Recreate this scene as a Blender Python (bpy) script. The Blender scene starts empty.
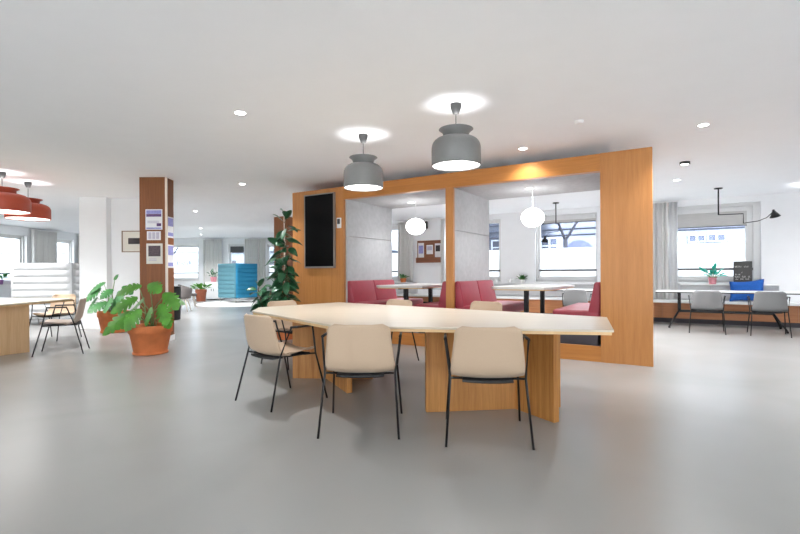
import bpy, bmesh, math, random
from mathutils import Vector, Matrix, noise

random.seed(7)
SC = bpy.context.scene
COL = SC.collection
PI = math.pi
A = math.radians(31.7)            # the window wall and the booth are turned by this angle
CA, SA = math.cos(A), math.sin(A)
CEIL = 2.8


def XY(u, v):
    """booth / window-wall axes -> room axes"""
    return (u * CA + v * SA, -u * SA + v * CA)


def S(r, g, b):
    f = lambda c: (c / 255 / 12.92) if c / 255 <= 0.04045 else ((c / 255 + 0.055) / 1.055) ** 2.4
    return (f(r), f(g), f(b), 1.0)


# ------------------------------------------------------------------ materials
def new_mat(name):
    m = bpy.data.materials.new(name)
    m.use_nodes = True
    nt = m.node_tree
    return m, nt, nt.nodes['Principled BSDF']


def plain(name, col, rough=0.5, metal=0.0, spec=0.5, noise_amt=0.0, scale=20, bump=0.0, stretch=(1, 1, 1), coat=0.0, sheen=0.0):
    m, nt, p = new_mat(name)
    p.inputs['Base Color'].default_value = col
    p.inputs['Roughness'].default_value = rough
    p.inputs['Metallic'].default_value = metal
    p.inputs['Specular IOR Level'].default_value = spec
    p.inputs['Coat Weight'].default_value = coat
    p.inputs['Sheen Weight'].default_value = sheen
    if noise_amt > 0 or bump > 0:
        tc = nt.nodes.new('ShaderNodeTexCoord')
        mp = nt.nodes.new('ShaderNodeMapping')
        mp.inputs['Scale'].default_value = stretch
        nz = nt.nodes.new('ShaderNodeTexNoise')
        nz.inputs['Scale'].default_value = scale
        nz.inputs['Detail'].default_value = 5
        nt.links.new(tc.outputs['Object'], mp.inputs['Vector'])
        nt.links.new(mp.outputs['Vector'], nz.inputs['Vector'])
        if noise_amt > 0:
            r = nt.nodes.new('ShaderNodeValToRGB')
            k0, k1 = 1 - noise_amt, 1 + noise_amt
            r.color_ramp.elements[0].position = 0.3
            r.color_ramp.elements[1].position = 0.7
            r.color_ramp.elements[0].color = (col[0] * k0, col[1] * k0, col[2] * k0, 1)
            r.color_ramp.elements[1].color = (min(1, col[0] * k1), min(1, col[1] * k1), min(1, col[2] * k1), 1)
            nt.links.new(nz.outputs['Fac'], r.inputs['Fac'])
            nt.links.new(r.outputs['Color'], p.inputs['Base Color'])
        if bump > 0:
            b = nt.nodes.new('ShaderNodeBump')
            b.inputs['Strength'].default_value = bump
            b.inputs['Distance'].default_value = 0.01
            nt.links.new(nz.outputs['Fac'], b.inputs['Height'])
            nt.links.new(b.outputs['Normal'], p.inputs['Normal'])
    return m


def wood(name, dark, light, rough=0.42, axis='z', fine=26):
    """straight-grained veneer: noise squeezed across the grain, drawn out along it"""
    m, nt, p = new_mat(name)
    tc = nt.nodes.new('ShaderNodeTexCoord')
    mp = nt.nodes.new('ShaderNodeMapping')
    sc = {'z': (1, 1, 0.045), 'x': (0.045, 1, 1), 'y': (1, 0.045, 1)}[axis]
    mp.inputs['Scale'].default_value = sc
    n1 = nt.nodes.new('ShaderNodeTexNoise')
    n1.inputs['Scale'].default_value = fine
    n1.inputs['Detail'].default_value = 6
    n1.inputs['Distortion'].default_value = 0.6
    n2 = nt.nodes.new('ShaderNodeTexNoise')
    n2.inputs['Scale'].default_value = fine * 6
    n2.inputs['Detail'].default_value = 3
    mx = nt.nodes.new('ShaderNodeMix')
    mx.data_type = 'FLOAT'
    mx.inputs[0].default_value = 0.35
    r = nt.nodes.new('ShaderNodeValToRGB')
    r.color_ramp.elements[0].position = 0.32
    r.color_ramp.elements[1].position = 0.68
    r.color_ramp.elements[0].color = dark
    r.color_ramp.elements[1].color = light
    L = nt.links.new
    L(tc.outputs['Object'], mp.inputs['Vector'])
    L(mp.outputs['Vector'], n1.inputs['Vector'])
    L(mp.outputs['Vector'], n2.inputs['Vector'])
    L(n1.outputs['Fac'], mx.inputs[2])
    L(n2.outputs['Fac'], mx.inputs[3])
    L(mx.outputs[0], r.inputs['Fac'])
    L(r.outputs['Color'], p.inputs['Base Color'])
    p.inputs['Roughness'].default_value = rough
    p.inputs['Specular IOR Level'].default_value = 0.4
    return m


def emit(name, col, strength):
    m = bpy.data.materials.new(name)
    m.use_nodes = True
    nt = m.node_tree
    nt.nodes.clear()
    e = nt.nodes.new('ShaderNodeEmission')
    o = nt.nodes.new('ShaderNodeOutputMaterial')
    e.inputs['Color'].default_value = col
    e.inputs['Strength'].default_value = strength
    nt.links.new(e.outputs[0], o.inputs['Surface'])
    return m


def glass_mat(name):
    m = bpy.data.materials.new(name)
    m.use_nodes = True
    nt = m.node_tree
    nt.nodes.clear()
    t = nt.nodes.new('ShaderNodeBsdfTransparent')
    t.inputs['Color'].default_value = (0.97, 0.985, 0.99, 1)
    g = nt.nodes.new('ShaderNodeBsdfGlossy')
    g.inputs['Roughness'].default_value = 0.02
    lw = nt.nodes.new('ShaderNodeLayerWeight')
    f = nt.nodes.new('ShaderNodeMapRange')
    pw = nt.nodes.new('ShaderNodeMath')
    pw.operation = 'POWER'
    pw.inputs[1].default_value = 5
    nt.links.new(lw.outputs['Facing'], pw.inputs[0])
    nt.links.new(pw.outputs[0], f.inputs['Value'])
    f.inputs['To Min'].default_value = 0.03
    f.inputs['To Max'].default_value = 0.7
    mx = nt.nodes.new('ShaderNodeMixShader')
    o = nt.nodes.new('ShaderNodeOutputMaterial')
    L = nt.links.new
    L(f.outputs[0], mx.inputs[0])
    L(t.outputs[0], mx.inputs[1])
    L(g.outputs[0], mx.inputs[2])
    L(mx.outputs[0], o.inputs['Surface'])
    return m


def film_mat(name, col, trans=0.75):
    m = bpy.data.materials.new(name)
    m.use_nodes = True
    nt = m.node_tree
    nt.nodes.clear()
    t = nt.nodes.new('ShaderNodeBsdfTranslucent')
    t.inputs['Color'].default_value = col
    d = nt.nodes.new('ShaderNodeBsdfDiffuse')
    d.inputs['Color'].default_value = col
    mx = nt.nodes.new('ShaderNodeMixShader')
    mx.inputs[0].default_value = trans
    o = nt.nodes.new('ShaderNodeOutputMaterial')
    L = nt.links.new
    L(d.outputs[0], mx.inputs[1])
    L(t.outputs[0], mx.inputs[2])
    L(mx.outputs[0], o.inputs['Surface'])
    return m


def concrete():
    m, nt, p = new_mat('polished_concrete')
    tc = nt.nodes.new('ShaderNodeTexCoord')
    n1 = nt.nodes.new('ShaderNodeTexNoise')
    n1.inputs['Scale'].default_value = 0.7
    n1.inputs['Detail'].default_value = 2.5
    n1.inputs['Roughness'].default_value = 0.5
    n1.inputs['Distortion'].default_value = 0.8
    r = nt.nodes.new('ShaderNodeValToRGB')
    r.color_ramp.elements[0].position = 0.15
    r.color_ramp.elements[1].position = 0.9
    r.color_ramp.elements[0].color = S(150, 149, 147)
    r.color_ramp.elements[1].color = S(166, 165, 163)
    L = nt.links.new
    L(tc.outputs['Object'], n1.inputs['Vector'])
    L(n1.outputs['Fac'], r.inputs['Fac'])
    L(r.outputs['Color'], p.inputs['Base Color'])
    p.inputs['Roughness'].default_value = 0.27
    p.inputs['Specular IOR Level'].default_value = 0.5
    return m


M = {}
M['floor'] = concrete()
M['ceiling'] = plain('ceiling_paint', S(247, 248, 251), 0.9, noise_amt=0.01, scale=3)
M['wall'] = plain('wall_paint', S(241, 242, 244), 0.8, noise_amt=0.01, scale=4)
M['radiator'] = plain('radiator_grey_paint', S(200, 200, 202), 0.55, noise_amt=0.02, scale=5)
M['white'] = plain('white_lacquer', S(240, 240, 240), 0.35, noise_amt=0.01, scale=5)
M['frame'] = plain('window_frame_paint', S(222, 222, 222), 0.5, noise_amt=0.01, scale=5)
M['blind'] = plain('blind_fabric', S(196, 194, 192), 0.85, noise_amt=0.05, scale=60, stretch=(0.1, 1, 1))
M['rail'] = plain('dark_grey_metal', S(92, 92, 94), 0.45, metal=0.4, noise_amt=0.03)
M['black'] = plain('black_metal', S(26, 26, 28), 0.42, metal=0.3, noise_amt=0.05, scale=40)
M['black_soft'] = plain('black_plastic', S(34, 34, 36), 0.55, noise_amt=0.05, scale=40)
M['shell'] = plain('beige_fabric_shell', S(186, 162, 138), 0.8, noise_amt=0.04, scale=320, bump=0.08, sheen=0.1)
M['taupe'] = plain('taupe_fabric_shell', S(186, 170, 158), 0.8, noise_amt=0.04, scale=320, bump=0.08)
M['grey_shell'] = plain('grey_fabric_shell', S(130, 130, 131), 0.75, noise_amt=0.04, scale=320, bump=0.08)
M['booth_wood'] = wood('booth_oak_veneer', S(178, 118, 64), S(196, 135, 77), 0.38)
M['beam_wood'] = wood('booth_oak_beam', S(178, 114, 54), S(198, 133, 69), 0.38, axis='x')
M['pillar_wood'] = wood('pillar_brown_veneer', S(120, 70, 36), S(142, 87, 48), 0.5)
M['top_wood'] = wood('pale_birch_top', S(196, 183, 164), S(206, 194, 176), 0.3, axis='x', fine=18)
M['base_wood'] = wood('oak_pedestal', S(152, 98, 46), S(192, 137, 76), 0.4, fine=22)
M['base_pale'] = wood('pale_oak_pedestal', S(196, 158, 116), S(216, 182, 142), 0.4, fine=22)
M['edge_wood'] = wood('oak_edge_band', S(206, 170, 120), S(222, 188, 142), 0.4, axis='x')
M['bench_wood'] = wood('bench_oak', S(176, 114, 74), S(198, 136, 92), 0.45, axis='x')
M['felt'] = plain('grey_felt', S(178, 179, 181), 0.95, noise_amt=0.07, scale=14, bump=0.25)
M['carpet'] = plain('grey_carpet', S(140, 144, 156), 0.95, noise_amt=0.12, scale=120, bump=0.3)
M['rug'] = plain('pale_rug', S(232, 230, 226), 0.95, noise_amt=0.05, scale=90, bump=0.3)
M['red'] = plain('wine_red_leather', S(150, 50, 64), 0.42, noise_amt=0.07, scale=10, bump=0.05)
M['red_dark'] = plain('dark_wine_base', S(110, 38, 46), 0.5, noise_amt=0.07, scale=10)
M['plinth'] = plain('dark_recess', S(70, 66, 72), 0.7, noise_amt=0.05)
M['stone_top'] = plain('light_grey_laminate', S(206, 203, 198), 0.3, noise_amt=0.02, scale=30)
M['screen'] = plain('black_screen', S(4, 4, 5), 0.35, spec=0.15, noise_amt=0.01)
M['bezel'] = plain('silver_bezel', S(150, 146, 142), 0.4, metal=0.5, noise_amt=0.02)
M['pend_grey'] = plain('grey_lamp_lacquer', S(124, 124, 124), 0.45, noise_amt=0.02)
M['pend_red'] = plain('rust_red_lamp_lacquer', S(176, 74, 50), 0.45, noise_amt=0.03)
M['canopy'] = plain('dark_grey_canopy', S(66, 66, 66), 0.5, noise_amt=0.02)
M['lamp_in'] = plain('white_lamp_inside', S(246, 246, 244), 0.6, noise_amt=0.01)
M['lens'] = emit('lamp_diffuser_glow', (1, 0.985, 0.95, 1), 3.2)
M['spot_lens'] = emit('downlight_glow', (1, 0.995, 0.985, 1), 14.0)
M['globe'] = emit('opal_globe_glow', (1, 0.995, 0.985, 1), 5.0)
M['terra'] = plain('terracotta', S(204, 118, 68), 0.8, noise_amt=0.1, scale=8, bump=0.05)
M['terra2'] = plain('terracotta_far', S(192, 112, 82), 0.8, noise_amt=0.1, scale=8)
M['pink'] = plain('pink_glaze', S(214, 140, 150), 0.5, noise_amt=0.05)
M['purple'] = plain('purple_glaze', S(140, 90, 150), 0.5, noise_amt=0.05)
M['soil'] = plain('dark_soil', S(58, 44, 34), 0.95, noise_amt=0.3, scale=60, bump=0.5)
M['leaf_bright'] = plain('bright_green_leaf', S(84, 144, 50), 0.45, noise_amt=0.28, scale=7)
M['leaf_mid'] = plain('mid_green_leaf', S(56, 122, 58), 0.45, noise_amt=0.28, scale=7)
M['leaf_dark'] = plain('dark_rubber_leaf', S(48, 100, 66), 0.3, noise_amt=0.3, scale=6)
M['leaf_teal'] = plain('teal_leaf', S(30, 172, 148), 0.45, noise_amt=0.2, scale=12)
M['stem'] = plain('green_stem', S(120, 146, 92), 0.6, noise_amt=0.1)
M['bark'] = plain('brown_stem', S(112, 86, 64), 0.8, noise_amt=0.2, scale=30)
M['blue'] = plain('bright_blue_upholstery', S(44, 146, 190), 0.8, noise_amt=0.04, scale=200, bump=0.05)
M['blue_grey'] = plain('grey_blue_upholstery', S(96, 146, 160), 0.8, noise_amt=0.05, scale=200, bump=0.05)
M['sofa_white'] = plain('pale_grey_upholstery', S(216, 217, 218), 0.85, noise_amt=0.03, scale=200, bump=0.05)
M['sofa_grey'] = plain('mid_grey_upholstery', S(170, 171, 172), 0.85, noise_amt=0.03, scale=200)
M['chair_grey'] = plain('grey_lounge_fabric', S(128, 122, 120), 0.85, noise_amt=0.05, scale=150)
M['pale_leg'] = wood('pale_ash_leg', S(206, 190, 172), S(222, 208, 192), 0.5)
M['curtain'] = plain('grey_curtain', S(222, 221, 219), 0.9, noise_amt=0.03, scale=80)
M['sheer'] = film_mat('white_sheer', (0.9, 0.9, 0.9, 1), 0.4)
M['glass'] = glass_mat('window_glass')
M['film'] = film_mat('frosted_film', (0.93, 0.945, 0.95, 1), 0.8)
M['cushion'] = plain('royal_blue_cotton', S(24, 92, 178), 0.8, noise_amt=0.1, scale=40, bump=0.1)
M['paper'] = plain('white_paper', S(236, 234, 236), 0.7, noise_amt=0.01)
M['print_blue'] = plain('blue_lilac_print', S(150, 150, 206), 0.6, noise_amt=0.2, scale=30)
M['print_plum'] = plain('plum_print', S(100, 66, 118), 0.6, noise_amt=0.35, scale=50)
M['print_brown'] = plain('brown_photo_print', S(88, 72, 78), 0.6, noise_amt=0.5, scale=60)
M['print_ink'] = plain('dark_ink_print', S(58, 50, 54), 0.6, noise_amt=0.3, scale=30)
M['print_pale'] = plain('pale_grey_print', S(196, 188, 204), 0.6, noise_amt=0.05, scale=30)
M['mat_board'] = plain('cream_mat_board', S(226, 222, 212), 0.8, noise_amt=0.01)
M['frame_wood'] = wood('picture_frame_wood', S(120, 92, 70), S(148, 118, 92), 0.5)
M['shelf_wood'] = wood('dark_shelf_wood', S(112, 66, 44), S(150, 94, 66), 0.5, axis='x')
M['board'] = plain('charcoal_felt_board', S(84, 82, 80), 0.9, noise_amt=0.05, scale=60)
M['letter'] = plain('white_letters', S(238, 236, 230), 0.6, noise_amt=0.01)
M['corner'] = plain('pale_corner_strip', S(226, 212, 198), 0.5, noise_amt=0.02)
M['facade'] = plain('pale_stone_facade', S(74, 80, 94), 0.9, noise_amt=0.12, scale=1.5, bump=0.1)
M['facade_band'] = plain('stone_band', S(62, 68, 84), 0.9, noise_amt=0.1, scale=2)
M['facade_glass'] = plain('dark_window_panes', S(46, 52, 68), 0.25, noise_amt=0.2, scale=0.8)
M['arch'] = plain('blue_arched_gate', S(38, 46, 92), 0.6, noise_amt=0.15, scale=2)
M['render_wall'] = plain('pale_blue_render', S(132, 142, 152), 0.9, noise_amt=0.05, scale=1.0)
M['facade_trim'] = plain('pale_stone_window_surround', S(140, 147, 160), 0.8, noise_amt=0.05)
M['street'] = plain('street_asphalt', S(150, 150, 150), 0.9, noise_amt=0.08, scale=2)
M['tree'] = plain('bare_tree_bark', S(58, 60, 72), 0.9, noise_amt=0.2, scale=12)
M['bin'] = plain('black_bin_plastic', S(30, 31, 34), 0.5, noise_amt=0.05)


# ------------------------------------------------------------------ mesh helpers
class MB:
    def __init__(self):
        self.bm = bmesh.new()

    def box(self, lo, hi, mat=None):
        x0, y0, z0 = lo
        x1, y1, z1 = hi
        vs = [self.bm.verts.new(p) for p in ((x0, y0, z0), (x1, y0, z0), (x1, y1, z0), (x0, y1, z0), (x0, y0, z1), (x1, y0, z1), (x1, y1, z1), (x0, y1, z1))]
        if mat is not None:
            for v in vs:
                v.co = mat @ v.co
        for f in ((3, 2, 1, 0), (4, 5, 6, 7), (0, 1, 5, 4), (1, 2, 6, 5), (2, 3, 7, 6), (3, 0, 4, 7)):
            self.bm.faces.new([vs[i] for i in f])
        return self

    def prism(self, pts, z0, z1):
        a = sum(pts[i][0] * pts[(i + 1) % len(pts)][1] - pts[(i + 1) % len(pts)][0] * pts[i][1] for i in range(len(pts)))
        if a < 0:
            pts = pts[::-1]
        lo = [self.bm.verts.new((x, y, z0)) for x, y in pts]
        hi = [self.bm.verts.new((x, y, z1)) for x, y in pts]
        self.bm.faces.new(lo[::-1])
        self.bm.faces.new(hi)
        n = len(pts)
        for i in range(n):
            self.bm.faces.new((lo[i], lo[(i + 1) % n], hi[(i + 1) % n], hi[i]))
        return self

    def slab(self, p, q, w, z0, z1):
        """upright board from p to q (x, y), w thick"""
        d = Vector((q[0] - p[0], q[1] - p[1]))
        n = Vector((-d.y, d.x)).normalized() * (w / 2)
        return self.prism([(p[0] + n.x, p[1] + n.y), (p[0] - n.x, p[1] - n.y), (q[0] - n.x, q[1] - n.y), (q[0] + n.x, q[1] + n.y)], z0, z1)

    def lathe(self, prof, seg=40, c=(0, 0), cap0=False, cap1=False):
        rings = []
        for r, z in prof:
            rings.append([self.bm.verts.new((c[0] + r * math.cos(2 * PI * k / seg), c[1] + r * math.sin(2 * PI * k / seg), z)) for k in range(seg)])
        for a, b in zip(rings, rings[1:]):
            for k in range(seg):
                self.bm.faces.new((a[k], a[(k + 1) % seg], b[(k + 1) % seg], b[k]))
        if cap0:
            self.bm.faces.new(rings[0][::-1])
        if cap1:
            self.bm.faces.new(rings[-1])
        return self

    def tube(self, pts, r, seg=8, r1=None):
        pts = [Vector(p) for p in pts]
        rings = []
        n = len(pts)
        for i, p in enumerate(pts):
            t = (pts[min(i + 1, n - 1)] - pts[max(i - 1, 0)]).normalized()
            up = Vector((0, 0, 1)) if abs(t.z) < 0.95 else Vector((1, 0, 0))
            a = t.cross(up).normalized()
            b = t.cross(a).normalized()
            rad = r if r1 is None else r + (r1 - r) * i / max(1, n - 1)
            rings.append([self.bm.verts.new(p + (a * math.cos(2 * PI * k / seg) + b * math.sin(2 * PI * k / seg)) * rad) for k in range(seg)])
        for a, b in zip(rings, rings[1:]):
            for k in range(seg):
                self.bm.faces.new((a[k], a[(k + 1) % seg], b[(k + 1) % seg], b[k]))
        self.bm.faces.new(rings[0][::-1])
        self.bm.faces.new(rings[-1])
        return self

    def grid(self, fn, nu, nv):
        vs = [[self.bm.verts.new(fn(i / nu, j / nv)) for j in range(nv + 1)] for i in range(nu + 1)]
        for i in range(nu):
            for j in range(nv):
                self.bm.faces.new((vs[i][j], vs[i + 1][j], vs[i + 1][j + 1], vs[i][j + 1]))
        return self

    def build(self, name, mat, parent=None, bevel=0.0, smooth=False, solid=0.0, subsurf=0, seg=2, offset=0.0):
        bmesh.ops.recalc_face_normals(self.bm, faces=self.bm.faces)
        me = bpy.data.meshes.new(name)
        self.bm.to_mesh(me)
        self.bm.free()
        if smooth:
            for p in me.polygons:
                p.use_smooth = True
        me.materials.append(M[mat])
        o = bpy.data.objects.new(name, me)
        COL.objects.link(o)
        if parent is not None:
            o.parent = parent
        if solid:
            s = o.modifiers.new('thickness', 'SOLIDIFY')
            s.thickness = solid
            s.offset = offset
        if subsurf:
            s = o.modifiers.new('smooth', 'SUBSURF')
            s.levels = s.render_levels = subsurf
        if bevel:
            b = o.modifiers.new('edge', 'BEVEL')
            b.width = bevel
            b.segments = seg
            b.limit_method = 'ANGLE'
            b.angle_limit = math.radians(40)
        return o


def place(o, loc, rz):
    o.location = loc
    o.rotation_euler = (0, 0, rz)
    return o


def tag(o, label, cat, group=None):
    o['label'] = label
    o['category'] = cat
    if group:
        o['group'] = group
    return o


def thing(name, label, cat, loc=(0, 0, 0), rz=0.0, group=None):
    o = bpy.data.objects.new(name, None)
    COL.objects.link(o)
    place(o, loc, rz)
    return tag(o, label, cat, group)


def struct(o):
    o['kind'] = 'structure'
    return o


def dup(root, loc, rz, label, group=None, swap=None):
    """copy a thing with its parts and sub-parts"""
    r = root.copy()
    COL.objects.link(r)
    place(r, loc, rz)
    r['label'] = label
    if group:
        r['group'] = group
    for ch in list(root.children):
        c = ch.copy()
        COL.objects.link(c)
        c.parent = r
        if swap and ch.name.split('.')[0] in swap:
            c.data = ch.data.copy()
            c.data.materials[0] = M[swap[ch.name.split('.')[0]]]
        for g in list(ch.children):
            d = g.copy()
            COL.objects.link(d)
            d.parent = c
    return r


def K(u, v, z=0):
    x, y = XY(u, v)
    return (x, y, z)


# ------------------------------------------------------------------ the room
WV = 12.7                                     # window wall plane in booth axes
U0, U1 = -10.4, 3.95
XL, XR, YF, YR = -12.9, 10.0, 21.5, -5.0
c0 = XY(U0, WV)
c1 = XY((XR - WV * SA) / CA, WV)
poly = [(XL, YR), (XR, YR), c1, c0, (-3.0, YF), (XL, YF)]
struct(MB().prism(poly, -0.12, 0).build('floor', 'floor'))
struct(MB().prism(poly, CEIL, CEIL + 0.2).build('ceiling', 'ceiling'))


def wall_mesh(name, mat, a, b, y, openings, z1=CEIL, th=0.32):
    """wall along local x from a to b at local y, openings (x0, x1, z0, z1)"""
    m = MB()
    x = a
    for (p, q, s, t) in sorted(openings):
        if p > x:
            m.box((x, y, 0), (p, y + th, z1))
        m.box((p, y, 0), (q, y + th, s))
        m.box((p, y, t), (q, y + th, z1))
        x = q
    if x < b:
        m.box((x, y, 0), (b, y + th, z1))
    return m.build(name, mat)


WIN = {  # local x0, x1 of the openings in the window wall
    1: (-0.36, 1.30), 2: (-3.56, -2.00), 3: (-6.25, -4.52), 4: (-9.3, -7.75), 9: (2.5, 3.6)}
SILL, HEAD = 0.9, 2.66
back_open = [(p, q, SILL, HEAD) for p, q in WIN.values()]
w = struct(wall_mesh('wall_back', 'wall', U0, (XR - WV * SA) / CA + 0.1, WV, back_open))
place(w, (0, 0, 0), -A)
far_open = [(-11.6, -9.2, 0.85, 2.5), (-7.85, -7.1, 0.85, 2.5), (-6.1, -4.4, 0.85, 2.5)]
struct(wall_mesh('wall_far', 'wall', XL, -3.0, YF, far_open))
left_open = [(13.9, 16.25, 0.85, 2.5), (17.7, 18.6, 0.85, 2.5)]
w = struct(wall_mesh('wall_left', 'wall', YR, YF, -XL, left_open))
place(w, (0, 0, 0), PI / 2)
w = struct(MB().box((XR, YR - 0.3, 0), (XR + 0.3, c1[1] + 0.2, CEIL)).build('wall_right', 'wall'))
rear_open = [(x, x + 3.0, 0.7, 2.6) for x in (-9.0, -5.4, -1.8, 1.8, 5.4, 9.0)]  # unseen windows behind the camera, added to let in more daylight
w = struct(wall_mesh('wall_rear', 'wall', -XR, -XL, -YR, rear_open))
place(w, (0, 0, 0), PI)
d = Vector((-3.0 - c0[0], YF - c0[1]))
n = Vector((d.y, -d.x)).normalized() * 0.3
struct(MB().prism([c0, (-3.0, YF), (-3.0 + n.x, YF + n.y), (c0[0] + n.x, c0[1] + n.y)], 0, CEIL).build('wall_return', 'wall'))
# white core on the left: pier and a slightly recessed wall beside it
struct(MB().box((-6.82, 10.0, 0), (-6.24, 10.5, CEIL)).box((-6.24, 10.16, 0), (-5.2, 10.5, CEIL)).build('wall_core', 'wall'))
struct(MB().box((-6.83, 9.985, 0), (-6.235, 10.0, 0.07)).box((-6.235, 10.145, 0), (-5.2, 10.16, 0.07)).build('baseboard_core', 'white'))


def make_window(num, rz, y, x0, x1, z0, z1, left=0.08, right=0.08, head=0.12, film_top=1.79, rail=1.2, mull=()):
    """window set in the opening: stepped frame, pane, frosted film on the lower part, dark rail, sill"""
    root = bpy.data.objects.new('window_%d' % num, None)
    COL.objects.link(root)
    place(root, (0, 0, 0), rz)
    struct(root)
    g0, g1, gt, gb = x0 + left, x1 - right, z1 - head, z0 + 0.14
    m = MB()
    for k, (fr, d0) in enumerate(((0.5, 0.09), (1.0, 0.15))):
        m.box((x0, y + d0, z0), (x0 + left * fr, y + d0 + 0.08, z1))
        m.box((x1 - right * fr, y + d0, z0), (x1, y + d0 + 0.08, z1))
        m.box((x0, y + d0, z1 - head * fr), (x1, y + d0 + 0.08, z1))
        m.box((x0, y + d0, z0), (x1, y + d0 + 0.08, z0 + 0.14 * fr))
    for mx in mull:
        m.box((mx - 0.035, y + 0.15, z0), (mx + 0.035, y + 0.23, z1))
    m.build('window_frame', 'frame', root)
    MB().box((g0 - 0.01, y + 0.19, gb - 0.01), (g1 + 0.01, y + 0.198, gt + 0.01)).build('window_glass', 'glass', root)
    if film_top:
        MB().box((g0, y + 0.183, gb), (g1, y + 0.188, film_top)).build('frosted_film', 'film', root)
    if rail:
        MB().box((g0 - 0.02, y + 0.1, rail - 0.025), (g1 + right * 0.6, y + 0.14, rail + 0.025)).build('window_rail', 'rail', root)
    MB().box((x0 - 0.03, y - 0.02, z0 - 0.04), (x1 + 0.03, y + 0.3, z0)).build('window_sill', 'white', root, bevel=0.005)
    return root


make_window(1, -A, WV, *WIN[1], SILL, HEAD, left=0.1, right=0.26, head=0.14)
make_window(2, -A, WV, *WIN[2], SILL, HEAD, left=0.1, right=0.05, head=0.1)
make_window(3, -A, WV, *WIN[3], SILL, HEAD, left=0.08, right=0.1, head=0.1, mull=(-5.3,))
make_window(4, -A, WV, *WIN[4], SILL, HEAD)
make_window(5, 0, YF, *far_open[0], left=0.08, right=0.1, film_top=1.55)
make_window(6, 0, YF, *far_open[1], film_top=None, rail=None)
make_window(7, 0, YF, *far_open[2], film_top=1.55, mull=(-5.3,))
make_window(8, PI / 2, -XL, *left_open[0], film_top=None, right=0.12)
make_window(9, PI / 2, -XL, *left_open[1], film_top=None)
make_window(10, -A, WV, *WIN[9], SILL, HEAD)
for i, op in enumerate(rear_open):
    make_window(11 + i, PI, -YR, *op, film_top=None, rail=None, mull=(op[0] + 1.5,))

# wood pillars
def pillar(name, label, loc, rz, w, dth):
    t = thing(name, label, 'pillar', loc, rz)
    MB().box((0.0, 0.0, 0.09), (w, dth, CEIL)).build('veneer_cladding', 'pillar_wood', t, bevel=0.004)
    MB().box((w - 0.004, -0.004, 0.09), (w + 0.03, 0.03, CEIL)).build('corner_strip', 'corner', t, bevel=0.004)
    MB().box((0.01, 0.01, 0.0), (w + 0.015, dth - 0.01, 0.09)).build('plinth', 'white', t)
    return t


pillar('wood_pillar', 'brown veneered pillar with five notices pinned to it behind the big monstera', (-4.42, 7.98, 0), 0.0, 0.44, 0.3)
px2 = (-3.33 - 0.40 * CA, 13.5 + 0.40 * SA, 0)
pillar('wood_pillar', 'brown veneered pillar at the back behind the tall rubber plant', px2, -A, 0.40, 0.40)


# ------------------------------------------------------------------ notices on the pillar, framed picture
def notice(label, x, z, w, h, blocks, cat='poster', side=False, mat='paper'):
    if side:
        t = thing('poster', label, cat, (-3.98 + 0.0305, x, z), PI / 2, 'notices on the wood pillar')
    else:
        t = thing('poster', label, cat, (x, 7.9795, z), 0, 'notices on the wood pillar')
    MB().box((-w / 2, -0.004, -h / 2), (w / 2, 0.0, h / 2)).build('sheet', mat, t)
    for (bx, bz, bw, bh, bm_) in blocks:
        MB().box((bx - bw / 2, -0.0055, bz - bh / 2), (bx + bw / 2, -0.004, bz + bh / 2)).build('printed_area', bm_, t)
    return t


notice('white and lilac poster at the top of the wood pillar front', -4.172, 2.08, 0.285, 0.345,
       [(0, 0.125, 0.255, 0.06, 'print_blue'), (0.0, 0.07, 0.255, 0.045, 'print_plum'), (-0.01, -0.03, 0.2, 0.012, 'print_pale'), (-0.01, -0.055, 0.2, 0.012, 'print_pale'), (0.085, -0.09, 0.075, 0.05, 'print_plum'), (0, -0.148, 0.255, 0.025, 'print_blue')])
notice('small pale notice sheet between the two larger sheets on the wood pillar', -4.175, 1.805, 0.235, 0.15,
       [(-0.065, 0, 0.05, 0.11, 'print_pale'), (0.0, 0, 0.05, 0.11, 'print_pale'), (0.065, 0, 0.05, 0.11, 'print_pale')], 'notice')
notice('cream notice with dark photograph, lowest sheet on the wood pillar front', -4.165, 1.50, 0.275, 0.345,
       [(0, 0.045, 0.205, 0.18, 'print_brown'), (-0.03, -0.09, 0.13, 0.01, 'print_pale'), (-0.03, -0.115, 0.13, 0.01, 'print_pale')], 'notice', mat='mat_board')
# the side sheets hang on the right-hand face (x = -3.98)
for lab, zz, hh in (('blue lilac sheet on the right side of the wood pillar, upper one', 1.96, 0.36), ('blue lilac sheet on the right side of the wood pillar, lower one', 1.46, 0.40)):
    t = thing('poster', lab, 'poster', (-3.978, 8.15, zz), PI / 2, 'notices on the wood pillar')
    MB().box((-0.105, -0.004, -hh / 2), (0.105, 0.0, hh / 2)).build('sheet', 'paper', t)
    MB().box((-0.09, -0.0055, 0.02), (0.09, -0.004, hh / 2 - 0.02)).build('printed_area', 'print_blue', t)
    MB().box((-0.09, -0.0055, -hh / 2 + 0.03), (0.09, -0.004, -hh / 2 + 0.09)).build('printed_area', 'print_blue', t)

t = thing('picture_frame', 'wood framed picture with wide cream mat on white wall left of the pillar', 'picture', (-5.74, 10.16, 1.86))
fw, fh = 0.52, 0.46
m = MB()
m.box((-fw / 2, -0.025, -fh / 2), (-fw / 2 + 0.016, 0, fh / 2)).box((fw / 2 - 0.016, -0.025, -fh / 2), (fw / 2, 0, fh / 2))
m.box((-fw / 2, -0.025, -fh / 2), (fw / 2, 0, -fh / 2 + 0.016)).box((-fw / 2, -0.025, fh / 2 - 0.016), (fw / 2, 0, fh / 2))
m.build('frame', 'frame_wood', t)
MB().box((-fw / 2 + 0.01, -0.012, -fh / 2 + 0.01), (fw / 2 - 0.01, -0.002, fh / 2 - 0.01)).build('mat', 'mat_board', t)
MB().box((-0.125, -0.0145, -0.055), (0.125, -0.012, 0.075)).build('print', 'print_ink', t)


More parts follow.
